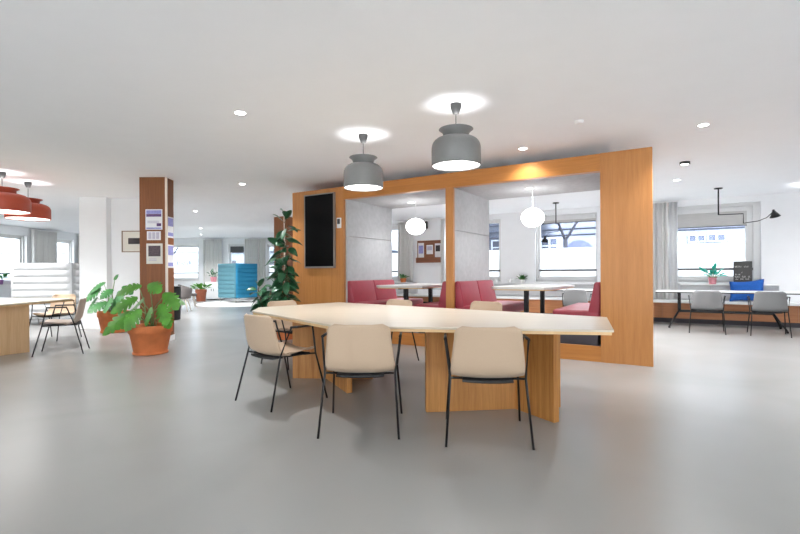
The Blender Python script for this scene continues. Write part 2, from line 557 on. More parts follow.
# ------------------------------------------------------------------ the booth
VB0, VB1 = 6.44, 7.95
BT = 2.66
booth = thing('meeting_booth', 'oak framed double booth lined with grey felt in the middle of the room', 'booth', (0, 0, 0), -A)
MB().box((-6.34, VB0, 0), (-5.13, VB1, BT)).build('end_panel', 'booth_wood', booth, bevel=0.004)
MB().box((-0.972, VB0 - 0.012, 0), (-0.385, VB0 + 0.05, BT)).build('end_panel', 'booth_wood', booth, bevel=0.004)
MB().box((-0.925, VB0 + 0.05, 0), (-0.86, VB1, BT)).build('side_panel', 'booth_wood', booth)
MB().box((-5.13, VB0, 2.44), (-0.972, VB0 + 0.12, BT)).build('beam', 'beam_wood', booth, bevel=0.003)
MB().box((-3.16, VB0, 0), (-3.035, VB0 + 0.06, 2.44)).build('post', 'booth_wood', booth, bevel=0.003)
for x0, x1 in ((-5.13, -3.16), (-3.035, -0.972)):
    MB().box((x0, VB0, 0), (x1, VB0 + 0.03, 0.2)).build('plinth_board', 'beam_wood', booth, bevel=0.002)
MB().box((-5.13, VB0 + 0.03, 0), (-0.972, VB1, 0.19)).build('platform', 'carpet', booth)
for z0, z1 in ((0.19, 1.795), (1.80, 2.44)):
    MB().box((-5.135, VB0 + 0.06, z0), (-5.095, VB1, z1)).build('felt_panel', 'felt', booth, bevel=0.003)
    MB().box((-3.155, VB0 + 0.06, z0), (-3.04, VB1, z1)).build('felt_panel', 'felt', booth, bevel=0.003)
    MB().box((-0.97, VB0 + 0.06, z0), (-0.926, VB1, z1)).build('felt_panel', 'felt', booth, bevel=0.003)
MB().box((-5.13, VB0 + 0.12, 2.44), (-0.972, VB1, 2.5)).build('felt_ceiling', 'felt', booth)
MB().box((-5.13, VB0 + 0.12, 2.5), (-0.972, VB1, BT - 0.02)).build('roof', 'white', booth)

# television and wall controller
tv = thing('television', 'black upright screen mounted on the oak end panel of the booth', 'television', K(-5.645, VB0 - 0.002, 1.275), -A)
MB().box((-0.33, -0.05, 0.0), (0.33, -0.012, 1.28)).build('screen', 'screen', tv, bevel=0.003)
m = MB()
m.box((-0.352, -0.053, -0.03), (-0.33, -0.004, 1.30)).box((0.33, -0.053, -0.03), (0.352, -0.004, 1.30))
m.box((-0.352, -0.053, 1.28), (0.352, -0.004, 1.30)).box((-0.352, -0.053, -0.03), (0.352, -0.004, 0.0))
m.build('bezel', 'bezel', tv, bevel=0.002)
MB().box((-0.2, -0.013, 0.3), (0.2, 0.0, 1.0)).build('wall_bracket', 'black', tv)
t = thing('wall_controller', 'small white wall controller beside the television', 'switch', K(-5.215, VB0 - 0.001, 2.03), -A)
MB().box((-0.045, -0.025, -0.09), (0.045, 0.0, 0.09)).build('housing', 'white', t, bevel=0.006)
MB().box((-0.03, -0.028, -0.02), (0.03, -0.024, 0.07)).build('display', 'canopy', t)


# upholstered booth benches
def bench(label, u_wall, side):
    """side +1: back at u_wall, seat towards +u"""
    t = thing('booth_bench', label, 'bench', K(u_wall, (VB0 + VB1) / 2 + 0.06, 0.19), -A, 'red benches in the booth')
    L = 1.56
    s = side
    bx = lambda a, b: (min(s * a, s * b), max(s * a, s * b))
    a, b = bx(0.05, 0.52)
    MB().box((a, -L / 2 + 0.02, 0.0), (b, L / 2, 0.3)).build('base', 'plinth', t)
    a, b = bx(0.02, 0.62)
    MB().box((a, -L / 2, 0.3), (b, L / 2 + 0.1, 0.46)).build('seat_cushion', 'red', t, bevel=0.035, seg=4, smooth=True)
    for k in (0, 1):
        y0 = -L / 2 + k * ((L - 0.14) / 2 + 0.004)
        y1 = y0 + (L - 0.14) / 2 - 0.004
        prof = [(0.01, 0.42), (0.17, 0.42), (0.085, 0.83), (0.01, 0.83)]
        mm = MB()
        lo = [mm.bm.verts.new((s * x, y0, z)) for x, z in prof]
        hi = [mm.bm.verts.new((s * x, y1, z)) for x, z in prof]
        mm.bm.faces.new(lo)
        mm.bm.faces.new(hi[::-1])
        for i in range(4):
            mm.bm.faces.new((lo[i], hi[i], hi[(i + 1) % 4], lo[(i + 1) % 4]))
        mm.build('back_cushion', 'red', t, bevel=0.025, seg=4, smooth=True)
    return t


bench('red bench against the left felt wall of the left booth bay', -5.095, 1)
bench('red bench in the left booth bay with its back to the middle post', -3.155, -1)
bench('red bench in the right booth bay backing onto the middle felt partition', -3.04, 1)
bench('red bench in the right booth bay against the wide oak panel', -0.97, -1)


def booth_table(label, u):
    t = thing('booth_table', label, 'table', K(u, 7.5, 0.19), -A, 'tables in the booth')
    w, l0, l1 = 0.45, -0.9, 0.75
    c = 0.1
    pts = [(-w, l0 + c), (-w + c, l0), (w - c, l0), (w, l0 + c), (w, l1 - c), (w - c, l1), (-w + c, l1), (-w, l1 - c)]
    MB().prism(pts, 0.715, 0.75).build('table_top', 'stone_top', t, bevel=0.004)
    ins = [(x * 0.97, y * 0.985) for x, y in pts]
    MB().prism(ins, 0.70, 0.715).build('edge_band', 'edge_wood', t)
    for y in (-0.55, 0.34):
        lg = MB().box((-0.03, y - 0.03, 0.02), (0.03, y + 0.03, 0.70)).build('leg', 'black', t)
        MB().box((-0.22, y - 0.04, 0.0), (0.22, y + 0.04, 0.02)).build('foot_plate', 'black', lg)
    return t


booth_table('light grey table between the red benches of the left booth bay', -4.17)
booth_table('light grey table between the red benches of the right booth bay', -2.08)


def globe(label, u, v, z, r=0.175):
    t = thing('globe_lamp', label, 'lamp', K(u, v, 0), -A, 'globe lamps in the booth')
    prof = []
    for k in range(1, 18):
        a = -PI / 2 + PI * k / 18
        prof.append((r * math.cos(a), z + r * 0.84 * math.sin(a)))
    MB().lathe(prof, 40, cap0=True, cap1=True).build('opal_globe', 'globe', t, smooth=True)
    MB().tube([(0, 0, z + r * 0.84), (0, 0, 2.44)], 0.0025).build('cord', 'white', t)
    return t


globe('glowing opal globe lamp hanging in the left booth bay', -4.2, 7.35, 1.985)
globe('glowing opal globe lamp hanging in the right booth bay', -2.08, 7.3, 2.0)


def downlight(label, loc, r=0.05, energy=24, size=130, drop=0.0, name='ceiling_downlight', group='small round downlights in the ceiling'):
    t = thing(name, label, 'downlight', loc, 0, group)
    MB().lathe([(r, -0.002), (r + 0.018, -0.008 - drop), (r + 0.02, 0.0)], 28).build('trim_ring', 'white' if not drop else 'canopy', t, smooth=True)
    MB().lathe([(0.0001, -0.003 - drop), (r, -0.003 - drop)], 28).build('lens', 'spot_lens', t)
    if drop:
        MB().lathe([(r + 0.01, -drop), (r + 0.01, 0.0)], 28).build('housing', 'white', t)
    spot(loc[0], loc[1], loc[2] - 0.02 - drop, energy, size)
    return t


def spot(x, y, z, energy, size=130, up=False, blend=0.8, radius=0.05, col=(0.98, 0.99, 1.0)):
    l = bpy.data.lights.new('lamp_light', 'SPOT')
    l.energy = energy
    l.spot_size = math.radians(size)
    l.spot_blend = blend
    l.shadow_soft_size = radius
    l.color = col
    o = bpy.data.objects.new('lamp_light', l)
    COL.objects.link(o)
    o.location = (x, y, z)
    o.rotation_euler = (PI if up else 0, 0, 0)
    return o


E_DOWN = 75
Cz = CEIL
for lab, x, y, e in (
    ('downlight in the open ceiling, nearest one left of the grey pendants', -1.63, 4.82, 80),
    ('downlight in the ceiling between the wood pillar and the television', -2.89, 8.63, 110),
    ('downlight in the ceiling above the far monstera side, first behind the wood pillar', -5.35, 12.3, 140),
    ('downlight in the far ceiling in front of the blue lounge chair', -7.16, 16.9, 220),
    ('farthest downlight, close to the far window wall behind the wood pillar', -8.3, 19.6, 180),
    ('downlight in the ceiling between the right grey pendant and the booth beam', 1.65, 6.27, 26),
    ('brightest downlight in the open ceiling right of the booth panel', 3.43, 5.30, 120),
    ('small farthest downlight right of the booth in front of the window curtain', 5.0, 8.47, 110),
    ('unseen fill downlight added behind the white pier and the wood pillar', -6.65, 12.35, 200),  # from here down: unseen lamps added to brighten the left and back zones
    ('fill downlight added out of view left of the red pendants', -8.9, 9.6, 240),
    ('hidden fill downlight added behind the booth above the window table of its left bay', *XY(-6.0, 9.6), 190),  # added fill concealed by the booth, brightens the window side
    ('hidden fill downlight added behind the booth in line with its middle post', *XY(-3.6, 9.5), 190),
    ('hidden fill downlight added behind the booth above the grey chair of its right bay', *XY(-1.6, 9.4), 170),
):
    downlight(lab, (x, y, Cz), energy=e)
downlight('surface-mounted downlight with dark rim in the ceiling right of the booth panel', (4.3, 7.08, Cz), drop=0.035, energy=110)
downlight('downlight in the felt ceiling of the left booth bay', K(-4.35, 7.45, 2.44), energy=26, name='booth_downlight', group='downlights in the booth ceiling')
downlight('downlight in the felt ceiling of the right booth bay', K(-2.1, 7.2, 2.44), energy=26, name='booth_downlight', group='downlights in the booth ceiling')
t = thing('smoke_detector', 'small white smoke detector on the ceiling in front of the booth', 'smoke detector', (1.96, 5.13, Cz))
MB().lathe([(0.035, -0.03), (0.045, -0.025), (0.05, 0.0)], 24, cap0=True).build('housing', 'white', t, smooth=True)


# ------------------------------------------------------------------ pendants
def pendant(label, loc, R, ztop, zbot, shade_mat, flare_r, group, bulb=4.5, neck=0.45, upang=112, down=21):
    t = thing('pendant_lamp', label, 'lamp', (loc[0], loc[1], 0), 0, group)
    h = ztop - zbot
    zn = ztop - 0.22 * h                          # the neck
    body = [(R * 0.985, zbot), (R, zbot + 0.02), (R, zbot + 0.42 * h)]
    for k in range(1, 9):
        a = PI / 2 * k / 8
        body.append((R - (R - neck * R) * (1 - math.cos(a)) ** 1.25, zbot + 0.42 * h + (zn - zbot - 0.42 * h) * math.sin(a) ** 0.95))
    MB().lathe(body, 56).build('shade', shade_mat, t, smooth=True, solid=0.006, offset=-1)
    fl = [(neck * R, zn), (neck * R * 1.05, zn + 0.03 * h), (flare_r * 0.8, ztop - 0.07 * h), (flare_r, ztop)]
    MB().lathe(fl, 56).build('flared_collar', shade_mat, t, smooth=True, solid=0.005, offset=-1)
    MB().lathe([(0.0001, zbot + 0.012), (R * 0.965, zbot + 0.012)], 56).build('diffuser', 'lens', t)
    MB().tube([(0, 0, zn), (0, 0, CEIL - 0.08)], 0.0045).build('cord', 'canopy', t)
    MB().lathe([(0.012, CEIL - 0.10), (0.03, CEIL - 0.095), (0.055, CEIL - 0.03), (0.056, CEIL)], 28, cap0=True).build('ceiling_canopy', 'canopy', t, smooth=True)
    spot(loc[0], loc[1], ztop - 0.03, bulb, upang, up=True, blend=0.9, radius=0.06)
    spot(loc[0], loc[1], zbot - 0.02, down, 150, radius=0.1)
    return t


pendant('large grey pendant lamp on the right over the long birch table', (0.555, 4.60), 0.24, 2.555, 2.19, 'pend_grey', 0.165, 'grey pendants over the birch table')
pendant('grey pendant lamp on the left, nearer the television', (-0.43, 5.60), 0.235, 2.53, 2.16, 'pend_grey', 0.165, 'grey pendants over the birch table')
pendant('rust red pendant lamp cut by the left edge, larger of the two', (-6.36, 7.52), 0.37, 2.54, 2.16, 'pend_red', 0.22, 'red pendants over the left table', down=70)
pendant('rust red pendant lamp behind the other red one, wholly in view', (-6.6, 8.35), 0.33, 2.50, 2.14, 'pend_red', 0.21, 'red pendants over the left table', down=70)


pendant('grey pendant lamp just outside the right edge of the photo', (7.95, 8.7), 0.24, 2.555, 2.19, 'pend_grey', 0.165, 'grey pendant beyond the right edge', bulb=40, upang=150)


# ------------------------------------------------------------------ tables
def cross(t, p1, p2, q1, q2, mat, h=0.70, w=0.055):
    MB().slab(p1, p2, w, 0, h).build('pedestal_board', mat, t, bevel=0.003)
    MB().slab(q1, q2, w, 0, h - 0.001).build('pedestal_board', mat, t, bevel=0.003)


def cut_table(label, loc, pts, feet, mat):
    t = thing('conference_table', label, 'table', (loc[0], loc[1], 0))
    P = [(x - loc[0], y - loc[1]) for x, y in pts]
    MB().prism(P, 0.725, 0.742).build('table_top', 'top_wood', t, bevel=0.003)
    c = (sum(p[0] for p in P) / len(P), sum(p[1] for p in P) / len(P))
    I = [(c[0] + (x - c[0]) * 0.994, c[1] + (y - c[1]) * 0.994) for x, y in P]
    MB().prism(I, 0.703, 0.725).build('edge_band', 'edge_wood', t)
    for f in feet:
        cross(t, *[(x - loc[0], y - loc[1]) for x, y in f], mat)
    return t


cut_table('long faceted birch conference table in the middle with two crossed oak pedestals', (0.0, 4.9),
          [(-1.63, 5.18), (-1.72, 5.71), (-0.87, 6.65), (1.87, 4.25), (1.50, 3.30), (-0.50, 3.66)],
          [((0.208, 3.90), (1.36, 4.03), (1.192, 3.596), (0.82, 4.28)), ((-1.183, 5.19), (-0.298, 5.12), (-0.49, 4.515), (-0.86, 5.30))], 'base_wood')
cut_table('faceted birch table cut by the left edge under the red pendants', (-6.6, 7.2),
          [(-5.58, 8.02), (-5.48, 6.6), (-5.62, 6.2), (-6.7, 5.7), (-8.3, 6.4), (-8.4, 8.0), (-7.4, 8.45), (-5.8, 8.2)],
          [((-5.82, 6.55), (-5.56, 7.03), (-5.58, 7.01), (-6.6, 7.3)), ((-7.5, 6.8), (-7.3, 7.4), (-7.4, 7.0), (-7.9, 7.2))], 'base_pale')


# ------------------------------------------------------------------ shell armchairs
def make_chair(label, group, shell_mat):
    t = thing('shell_armchair', label, 'chair', (0, 0, 0), 0, group)
    prof = [(0.235, 0.432), (0.21, 0.448), (0.10, 0.442), (0.0, 0.430), (-0.10, 0.428), (-0.165, 0.437), (-0.212, 0.468), (-0.236, 0.515), (-0.25, 0.57), (-0.268, 0.66), (-0.29, 0.765), (-0.294, 0.79)]
    cum = [0]
    for a, b in zip(prof, prof[1:]):
        cum.append(cum[-1] + math.hypot(b[0] - a[0], b[1] - a[1]))
    tot = cum[-1]

    def at(s):
        s = s * tot
        for i in range(len(prof) - 1):
            if s <= cum[i + 1] + 1e-9:
                k = (s - cum[i]) / (cum[i + 1] - cum[i])
                return (prof[i][0] + (prof[i + 1][0] - prof[i][0]) * k, prof[i][1] + (prof[i + 1][1] - prof[i][1]) * k)
        return prof[-1]

    def fn(i, j):
        s = i
        y, z = at(s)
        W = 0.226 + 0.024 * math.sin(PI * min(1, max(0, (s - 0.1) / 0.8)))
        if s > 0.6:
            W -= 0.004 * (s - 0.6) / 0.4
        r = 0.055
        dd = min(s, 1 - s) * tot
        if dd < r:
            W = W - r + math.sqrt(max(0.0, r * r - (r - dd) ** 2))
        q = (j * 2 - 1)
        q = math.sin(q * PI / 2) * 0.35 + q * 0.65
        x = q * W
        lift = 0.035 * abs(q) ** 2.6
        if s < 0.45:
            z += lift * 0.9
        else:
            y += lift * 1.3
            z += lift * 0.35 * max(0, 1 - (s - 0.45) / 0.3)
        return (x, y, z)

    MB().grid(fn, 44, 20).build('shell', shell_mat, t, smooth=True, solid=0.014, subsurf=0)
    for sx in (-1, 1):
        fa, ra = (sx * 0.287, 0.13, 0.685), (sx * 0.287, -0.10, 0.685)
        MB().tube([(sx * 0.282, 0.30, 0.0), (sx * 0.252, 0.192, 0.425), fa], 0.0085).build('leg', 'black', t, smooth=True)
        MB().tube([(sx * 0.282, -0.30, 0.0), (sx * 0.252, -0.19, 0.435), ra], 0.0085).build('leg', 'black', t, smooth=True)
        MB().tube([(sx * 0.287, 0.136, 0.685), (sx * 0.287, -0.106, 0.685)], 0.0105).build('armrest', 'black', t, smooth=True)
    for y, z in ((0.192, 0.425), (-0.19, 0.435)):
        yi = y * 0.6
        MB().tube([(-0.252, y, z), (-0.19, yi, 0.418), (0.19, yi, 0.418), (0.252, y, z)], 0.008).build('cross_bar', 'black', t, smooth=True)

    def pan(i, j):
        x = (j * 2 - 1) * 0.17
        y = 0.19 - i * 0.40
        return (x, y, 0.410 + 0.008 * abs(j * 2 - 1) ** 2)
    MB().grid(pan, 6, 8).build('seat_pan', 'black_soft', t, smooth=True, solid=0.016)
    return t


def face(deg):
    return math.radians(deg - 90)


G1 = 'beige shell armchairs round the long birch table'
ch = make_chair('beige shell armchair at the near side of the birch table, second from its right end', G1, 'shell')
place(ch, (-0.285, 3.56, 0), face(88))
dup(ch, (0.61, 3.37, 0), face(84), 'nearest beige shell armchair, back turned, in front of the right oak pedestal', G1)
dup(ch, (-1.09, 4.31, 0), face(49), 'beige shell armchair seen from the side at the left end of the birch table', G1)
dup(ch, (-1.37, 6.02, 0), face(-42), 'beige shell armchair across the birch table in front of the rubber plants', G1)
dup(ch, (-0.17, 6.12, 0), face(-130), 'beige shell armchair across the birch table in front of the left booth bay', G1)
dup(ch, (0.90, 5.62, 0), face(-131), 'beige shell armchair across the birch table in front of the right booth bay', G1)
G2 = 'taupe shell armchairs at the left table'
dup(ch, (-5.0, 6.95, 0), face(206), 'taupe shell armchair facing left at the tip of the left birch table', G2, {'shell': 'taupe'})
dup(ch, (-6.2, 8.42, 0), face(268), 'beige shell armchair behind the tip of the left birch table', G2)
G3 = 'grey shell armchairs at the window tables'
x, y = XY(0.26, 10.60)
dup(ch, (x, y, 0), face(58.3), 'grey shell armchair in front of the window table, beside the booth panel', G3, {'shell': 'grey_shell'})
x, y = XY(1.19, 10.66)
dup(ch, (x, y, 0), face(58.3), 'grey shell armchair in front of the blue cushion at the window table', G3, {'shell': 'grey_shell'})
x, y = XY(-2.05, 10.5)
dup(ch, (x, y, 0), face(58.3), 'grey shell armchair seen through the right booth bay behind the red bench', G3, {'shell': 'grey_shell'})


# ------------------------------------------------------------------ window tables, window bench
def window_table(label, u0, u1, legs):
    t = thing('window_table', label, 'table', K((u0 + u1) / 2, 11.5, 0), -A, 'white tables along the window wall')
    w = (u1 - u0) / 2
    MB().box((-w, -0.4, 0.733), (w, 0.4, 0.752)).build('table_top', 'white', t, bevel=0.003)
    MB().box((-w + 0.004, -0.396, 0.715), (w - 0.004, 0.396, 0.733)).build('edge_band', 'black', t)
    for u in legs:
        x = u - (u0 + u1) / 2
        lg = MB().box((x - 0.03, -0.03, 0.30), (x + 0.03, 0.03, 0.715)).build('leg', 'black', t, bevel=0.004)
        MB().box((x - 0.03, -0.30, 0.69), (x + 0.03, 0.30, 0.715)).build('top_bracket', 'black', lg)
        sx = -1 if u == min(legs) else 1
        for sy in (-1, 1):
            MB().tube([(x, sy * 0.02, 0.34), (x + sx * 0.17, sy * 0.40, 0.03)], 0.02, r1=0.014).build('splayed_foot', 'black', lg, smooth=True)
            MB().lathe([(0.02, 0.0), (0.022, 0.035)], 14, c=(x + sx * 0.17, sy * 0.40), cap0=True, cap1=True).build('glide', 'black', lg)
    a, b = legs[0] - (u0 + u1) / 2, legs[-1] - (u0 + u1) / 2
    MB().box((a, -0.025, 0.30), (b, 0.025, 0.35)).build('stretcher', 'black', t, bevel=0.004)
    return t


window_table('long white table on black splayed legs by the right window', -0.62, 2.05, (-0.20, 1.35))
window_table('white table on black legs by the window seen through the right booth bay', -2.75, -0.72, (-2.45, -1.0))
window_table('white table on black legs by the window seen through the left booth bay', -7.2, -4.9, (-6.95, -5.15))

t = thing('window_bench', 'low oak fronted bench with white top running under the windows', 'bench', (0, 0, 0), -A)
bu = [-9.9, -7.5, -5.1, -2.7, -0.55, 1.85, 3.4]
for a, b in zip(bu, bu[1:]):
    MB().box((a + 0.002, 12.26, 0.10), (b - 0.002, WV - 0.001, 0.44)).build('front_panel', 'bench_wood', t, bevel=0.002)
MB().box((bu[0], 12.2, 0.445), (bu[-1], WV - 0.001, 0.50)).build('top', 'white', t, bevel=0.004)
MB().box((bu[0], 12.30, 0.0), (bu[-1], WV - 0.001, 0.10)).build('toe_kick', 'plinth', t)
for k, (a, b) in enumerate(((-0.2, 1.6), (-4.7, -2.0), (-6.2, -4.8), (-9.4, -7.2))):
    where = ('right window', 'window behind the right booth bay', 'window hidden by the felt partition', 'window behind the left booth bay')[k]
    r = thing('radiator_panel', 'grey radiator panel above the bench under the ' + where, 'radiator', K((a + b) / 2, WV - 0.001, 0.5), -A, 'radiator panels under the windows')
    hw = (b - a) / 2
    for i in range(3):
        MB().box((-hw + i * (2 * hw / 3) + 0.003, -0.06, 0.02), (-hw + (i + 1) * 2 * hw / 3 - 0.003, 0, 0.33)).build('panel', 'radiator', r, bevel=0.004)
    MB().box((-hw, -0.2 if k < 3 else -0.4, 0.345), (hw, 0.0, 0.365)).build('shelf', 'white', r, bevel=0.003)


# ------------------------------------------------------------------ articulated ceiling lamps
def swing_lamp(label, u, v, pts, head_dir, lit=True):
    """pts in booth axes relative to (u, v); the last one is where the cone starts"""
    t = thing('swing_arm_lamp', label, 'lamp', K(u, v, 0), -A, 'black swing arm ceiling lamps')
    MB().lathe([(0.0001, CEIL - 0.02), (0.07, CEIL - 0.018), (0.075, CEIL)], 28).build('ceiling_plate', 'black', t, smooth=True)
    MB().tube([(0, 0, CEIL - 0.015), pts[0]], 0.013).build('stem', 'black', t, smooth=True)
    MB().tube(pts[:3], 0.009).build('crank', 'black', t)
    MB().tube(pts[2:], 0.007).build('boom', 'black', t)
    p = Vector(pts[-1])
    d = Vector(head_dir).normalized()
    q = Matrix.Translation(p) @ d.to_track_quat('Z', 'Y').to_matrix().to_4x4()
    m = MB()
    m.lathe([(0.016, -0.03), (0.024, 0.0), (0.052, 0.05), (0.085, 0.11)], 32, cap0=True)
    for vv in m.bm.verts:
        vv.co = q @ vv.co
    m.build('shade', 'black', t, smooth=True, solid=0.003)
    m = MB()
    m.lathe([(0.0001, 0.09), (0.066, 0.09)], 28)
    for vv in m.bm.verts:
        vv.co = q @ vv.co
    m.build('bulb_disc', 'lamp_in' if not lit else 'lens', t)
    return t


swing_lamp('black swing arm lamp on the ceiling in front of the right window', 0.48, 11.25,
           [(0, 0, 2.27), (0.40, 0, 2.265), (0.40, 0, 2.08), (0.62, -0.12, 2.10), (0.74, -0.18, 2.15), (0.84, -0.2, 2.26)], (0.25, 0.3, -1.0), lit=False)
swing_lamp('black swing arm lamp seen through the right booth bay with its head turned down', -2.71, 11.45,
           [(0, 0, 2.29), (0.07, 0, 2.285), (0.07, 0, 2.12), (-0.16, 0, 2.10), (-0.25, -0.02, 1.98)], (-0.12, 0, -1))


# ------------------------------------------------------------------ plants
def frame_of(d, up=Vector((0, 0, 1))):
    d = d.normalized()
    s = d.cross(up)
    if s.length < 1e-3:
        s = Vector((1, 0, 0))
    s.normalize()
    nrm = s.cross(d).normalized()
    return d, s, nrm


def leaf_oval(m, base, d, L, W, droop=0.25, tilt=0.0, fold=0.12):
    d, s, nrm = frame_of(d)
    R = Matrix.Rotation(tilt, 3, d)
    s, nrm = R @ s, R @ nrm
    NU, NV = 7, 4
    rows = []
    for i in range(NU + 1):
        t = i / NU
        w = W * (math.sin(PI * (t * 0.94 + 0.03) ** 0.85) ** 0.75) * 0.5
        c = base + d * (L * t) - Vector((0, 0, 1)) * (droop * L * t * t)
        rows.append([m.bm.verts.new(c + s * (w * (2 * j / NV - 1)) + nrm * (fold * w * abs(2 * j / NV - 1))) for j in range(NV + 1)])
    for a, b in zip(rows, rows[1:]):
        for j in range(NV):
            m.bm.faces.new((a[j], b[j], b[j + 1], a[j + 1]))


def leaf_monstera(m, base, d, L, W, droop=0.3, tilt=0.0):
    """heart-shaped blade whose edge is cut into lobes"""
    d, s, nrm = frame_of(d)
    R = Matrix.Rotation(tilt, 3, d)
    s, nrm = R @ s, R @ nrm

    def P(t, q):
        c = base + d * (L * (t - 0.12)) - Vector((0, 0, 1)) * (droop * L * t * t)
        return c + s * q + nrm * (-0.25 * abs(q) ** 1.5 + 0.0)

    def wid(t):
        return W * 0.5 * (math.sin(PI * min(1, (t * 0.86 + 0.14)) ** 1.15) ** 0.8)
    n = 5
    for sd in (-1, 1):
        for k in range(n):
            t0, t1 = k / n, (k + 1) / n
            tm = (t0 + t1) / 2
            gap = 0.04 if k < n - 1 else 0.0
            i0 = wid(t0) * 0.42
            i1 = wid(t1) * 0.42
            v = [m.bm.verts.new(P(t0, 0)), m.bm.verts.new(P(t1, 0)), m.bm.verts.new(P(t1, sd * i1)), m.bm.verts.new(P(t0, sd * i0))]
            if sd > 0:
                v = v[::-1]
            m.bm.faces.new(v)
            sh = 0.10
            o = [P(t0, sd * i0), P(t1, sd * i1), P(t1 - gap + sh, sd * wid(t1) * 0.85), P(tm + sh, sd * wid(tm) * 1.0), P(t0 + gap + sh, sd * wid(t0 + gap) * 0.88)]
            vv = [m.bm.verts.new(p) for p in o]
            if sd > 0:
                vv = vv[::-1]
            try:
                m.bm.faces.new(vv)
            except ValueError:
                pass


def pot(t, r_top, r_bot, h, mat, rim=True, saucer=False):
    prof = [(r_bot * 0.98, 0.0), (r_bot, 0.012), (r_top * 0.93, h * 0.74)]
    if rim:
        prof += [(r_top * 0.985, h * 0.745), (r_top, h * 0.97), (r_top * 0.985, h)]
    else:
        prof += [(r_top, h)]
    prof += [(r_top * 0.9, h), (r_top * 0.88, h * 0.86)]
    p = MB().lathe(prof, 44, cap0=True).build('pot', mat, t, smooth=True, bevel=0.0)
    if saucer:
        MB().lathe([(r_bot * 0.9, 0.0), (r_bot * 1.08, 0.004), (r_bot * 1.1, 0.03), (r_bot * 1.02, 0.03)], 40, cap0=True).build('saucer', mat, t, smooth=True)
    MB().lathe([(0.0001, h * 0.88), (r_top * 0.885, h * 0.87)], 32).build('soil', 'soil', t)
    return p


def turn_out(d):
    """roll that lets a blade hang with its upper face to the light of the room"""
    d, s_, n_ = frame_of(Vector(d))
    best = max((-0.75, 0.75), key=lambda a: -(Matrix.Rotation(a, 3, d) @ n_).y)
    return best


def monstera(label, loc, leaves, mat, rt, rb, h, seed):
    rnd = random.Random(seed)
    t = thing('potted_monstera', label, 'plant', loc)
    pot(t, rt, rb, h, 'terra', saucer=True)
    lv, st = MB(), MB()
    for (ax, ay, az, L, W, dx, dy, dz) in leaves:
        b0 = Vector((rnd.uniform(-0.08, 0.08), rnd.uniform(-0.08, 0.08), h * 0.86))
        tip = Vector((ax, ay, az))
        mid = (b0 + tip) / 2 + Vector((0, 0, 0.06)) - Vector((tip.x, tip.y, 0)) * 0.18
        st.tube([b0, mid, tip], 0.008, 6, r1=0.005)
        leaf_monstera(lv, tip, Vector((dx, dy, dz)), L * 0.82, W * 0.8, droop=rnd.uniform(0.15, 0.35), tilt=turn_out((dx, dy, dz)) * rnd.uniform(0.6, 1.2))
    st.build('stem', 'stem', t, smooth=True)
    lv.build('foliage', mat, t, smooth=False, solid=0.002)
    return t


big = [  # tip of the stalk x, y, z ; blade length, width ; direction
    (-0.20, -0.22, 0.60, 0.46, 0.36, -0.8, -0.35, -0.55), (-0.16, -0.12, 0.80, 0.42, 0.34, -0.85, -0.3, -0.4), (-0.10, -0.12, 0.98, 0.36, 0.32, -0.9, -0.3, 0.0),
    (-0.22, 0.0, 0.66, 0.34, 0.3, -0.8, 0.1, -0.3), (0.04, -0.10, 1.00, 0.32, 0.3, 0.8, -0.4, -0.1), (0.24, -0.05, 0.86, 0.34, 0.34, 0.85, -0.3, -0.45),
    (0.22, -0.14, 0.70, 0.34, 0.3, 0.6, -0.5, -0.6), (-0.02, -0.26, 0.64, 0.34, 0.28, -0.3, -0.7, -0.6), (0.10, -0.20, 0.66, 0.32, 0.26, 0.2, -0.7, -0.5), (-0.14, -0.25, 0.52, 0.30, 0.26, -0.5, -0.8, -0.3),
    (0.2, 0.12, 0.80, 0.3, 0.28, 0.7, 0.5, -0.1), (0.26, -0.1, 0.54, 0.28, 0.24, 0.6, -0.6, -0.4), (-0.2, 0.15, 0.75, 0.3, 0.28, -0.8, 0.5, -0.1)]
monstera('large monstera in a terracotta pot at the foot of the wood pillar', (-3.64, 6.85, 0), big, 'leaf_bright', 0.295, 0.215, 0.415, 3)
mid = [(-0.22, -0.1, 0.86, 0.38, 0.34, -0.8, -0.3, -0.6), (-0.16, -0.05, 0.98, 0.34, 0.30, -0.8, -0.3, -0.3), (0.02, -0.15, 0.66, 0.4, 0.34, 0.2, -0.7, -0.4), (-0.06, -0.2, 0.60, 0.4, 0.34, -0.5, -0.7, -0.35),
       (0.12, -0.15, 0.66, 0.38, 0.34, 0.5, -0.6, -0.4), (0.04, 0.0, 1.12, 0.2, 0.18, 0.4, -0.5, -0.1), (0.2, 0.0, 0.9, 0.3, 0.28, 0.8, -0.2, -0.3), (0.0, -0.05, 0.84, 0.3, 0.26, -0.4, -0.6, -0.3), (-0.34, 0.0, 0.68, 0.3, 0.26, -0.6, -0.2, -0.8), (0.16, -0.1, 0.80, 0.34, 0.3, 0.6, -0.6, -0.4)]
monstera('smaller monstera in a terracotta pot against the white wall left of the pillar', (-5.72, 9.38, 0), mid, 'leaf_mid', 0.285, 0.21, 0.42, 8)


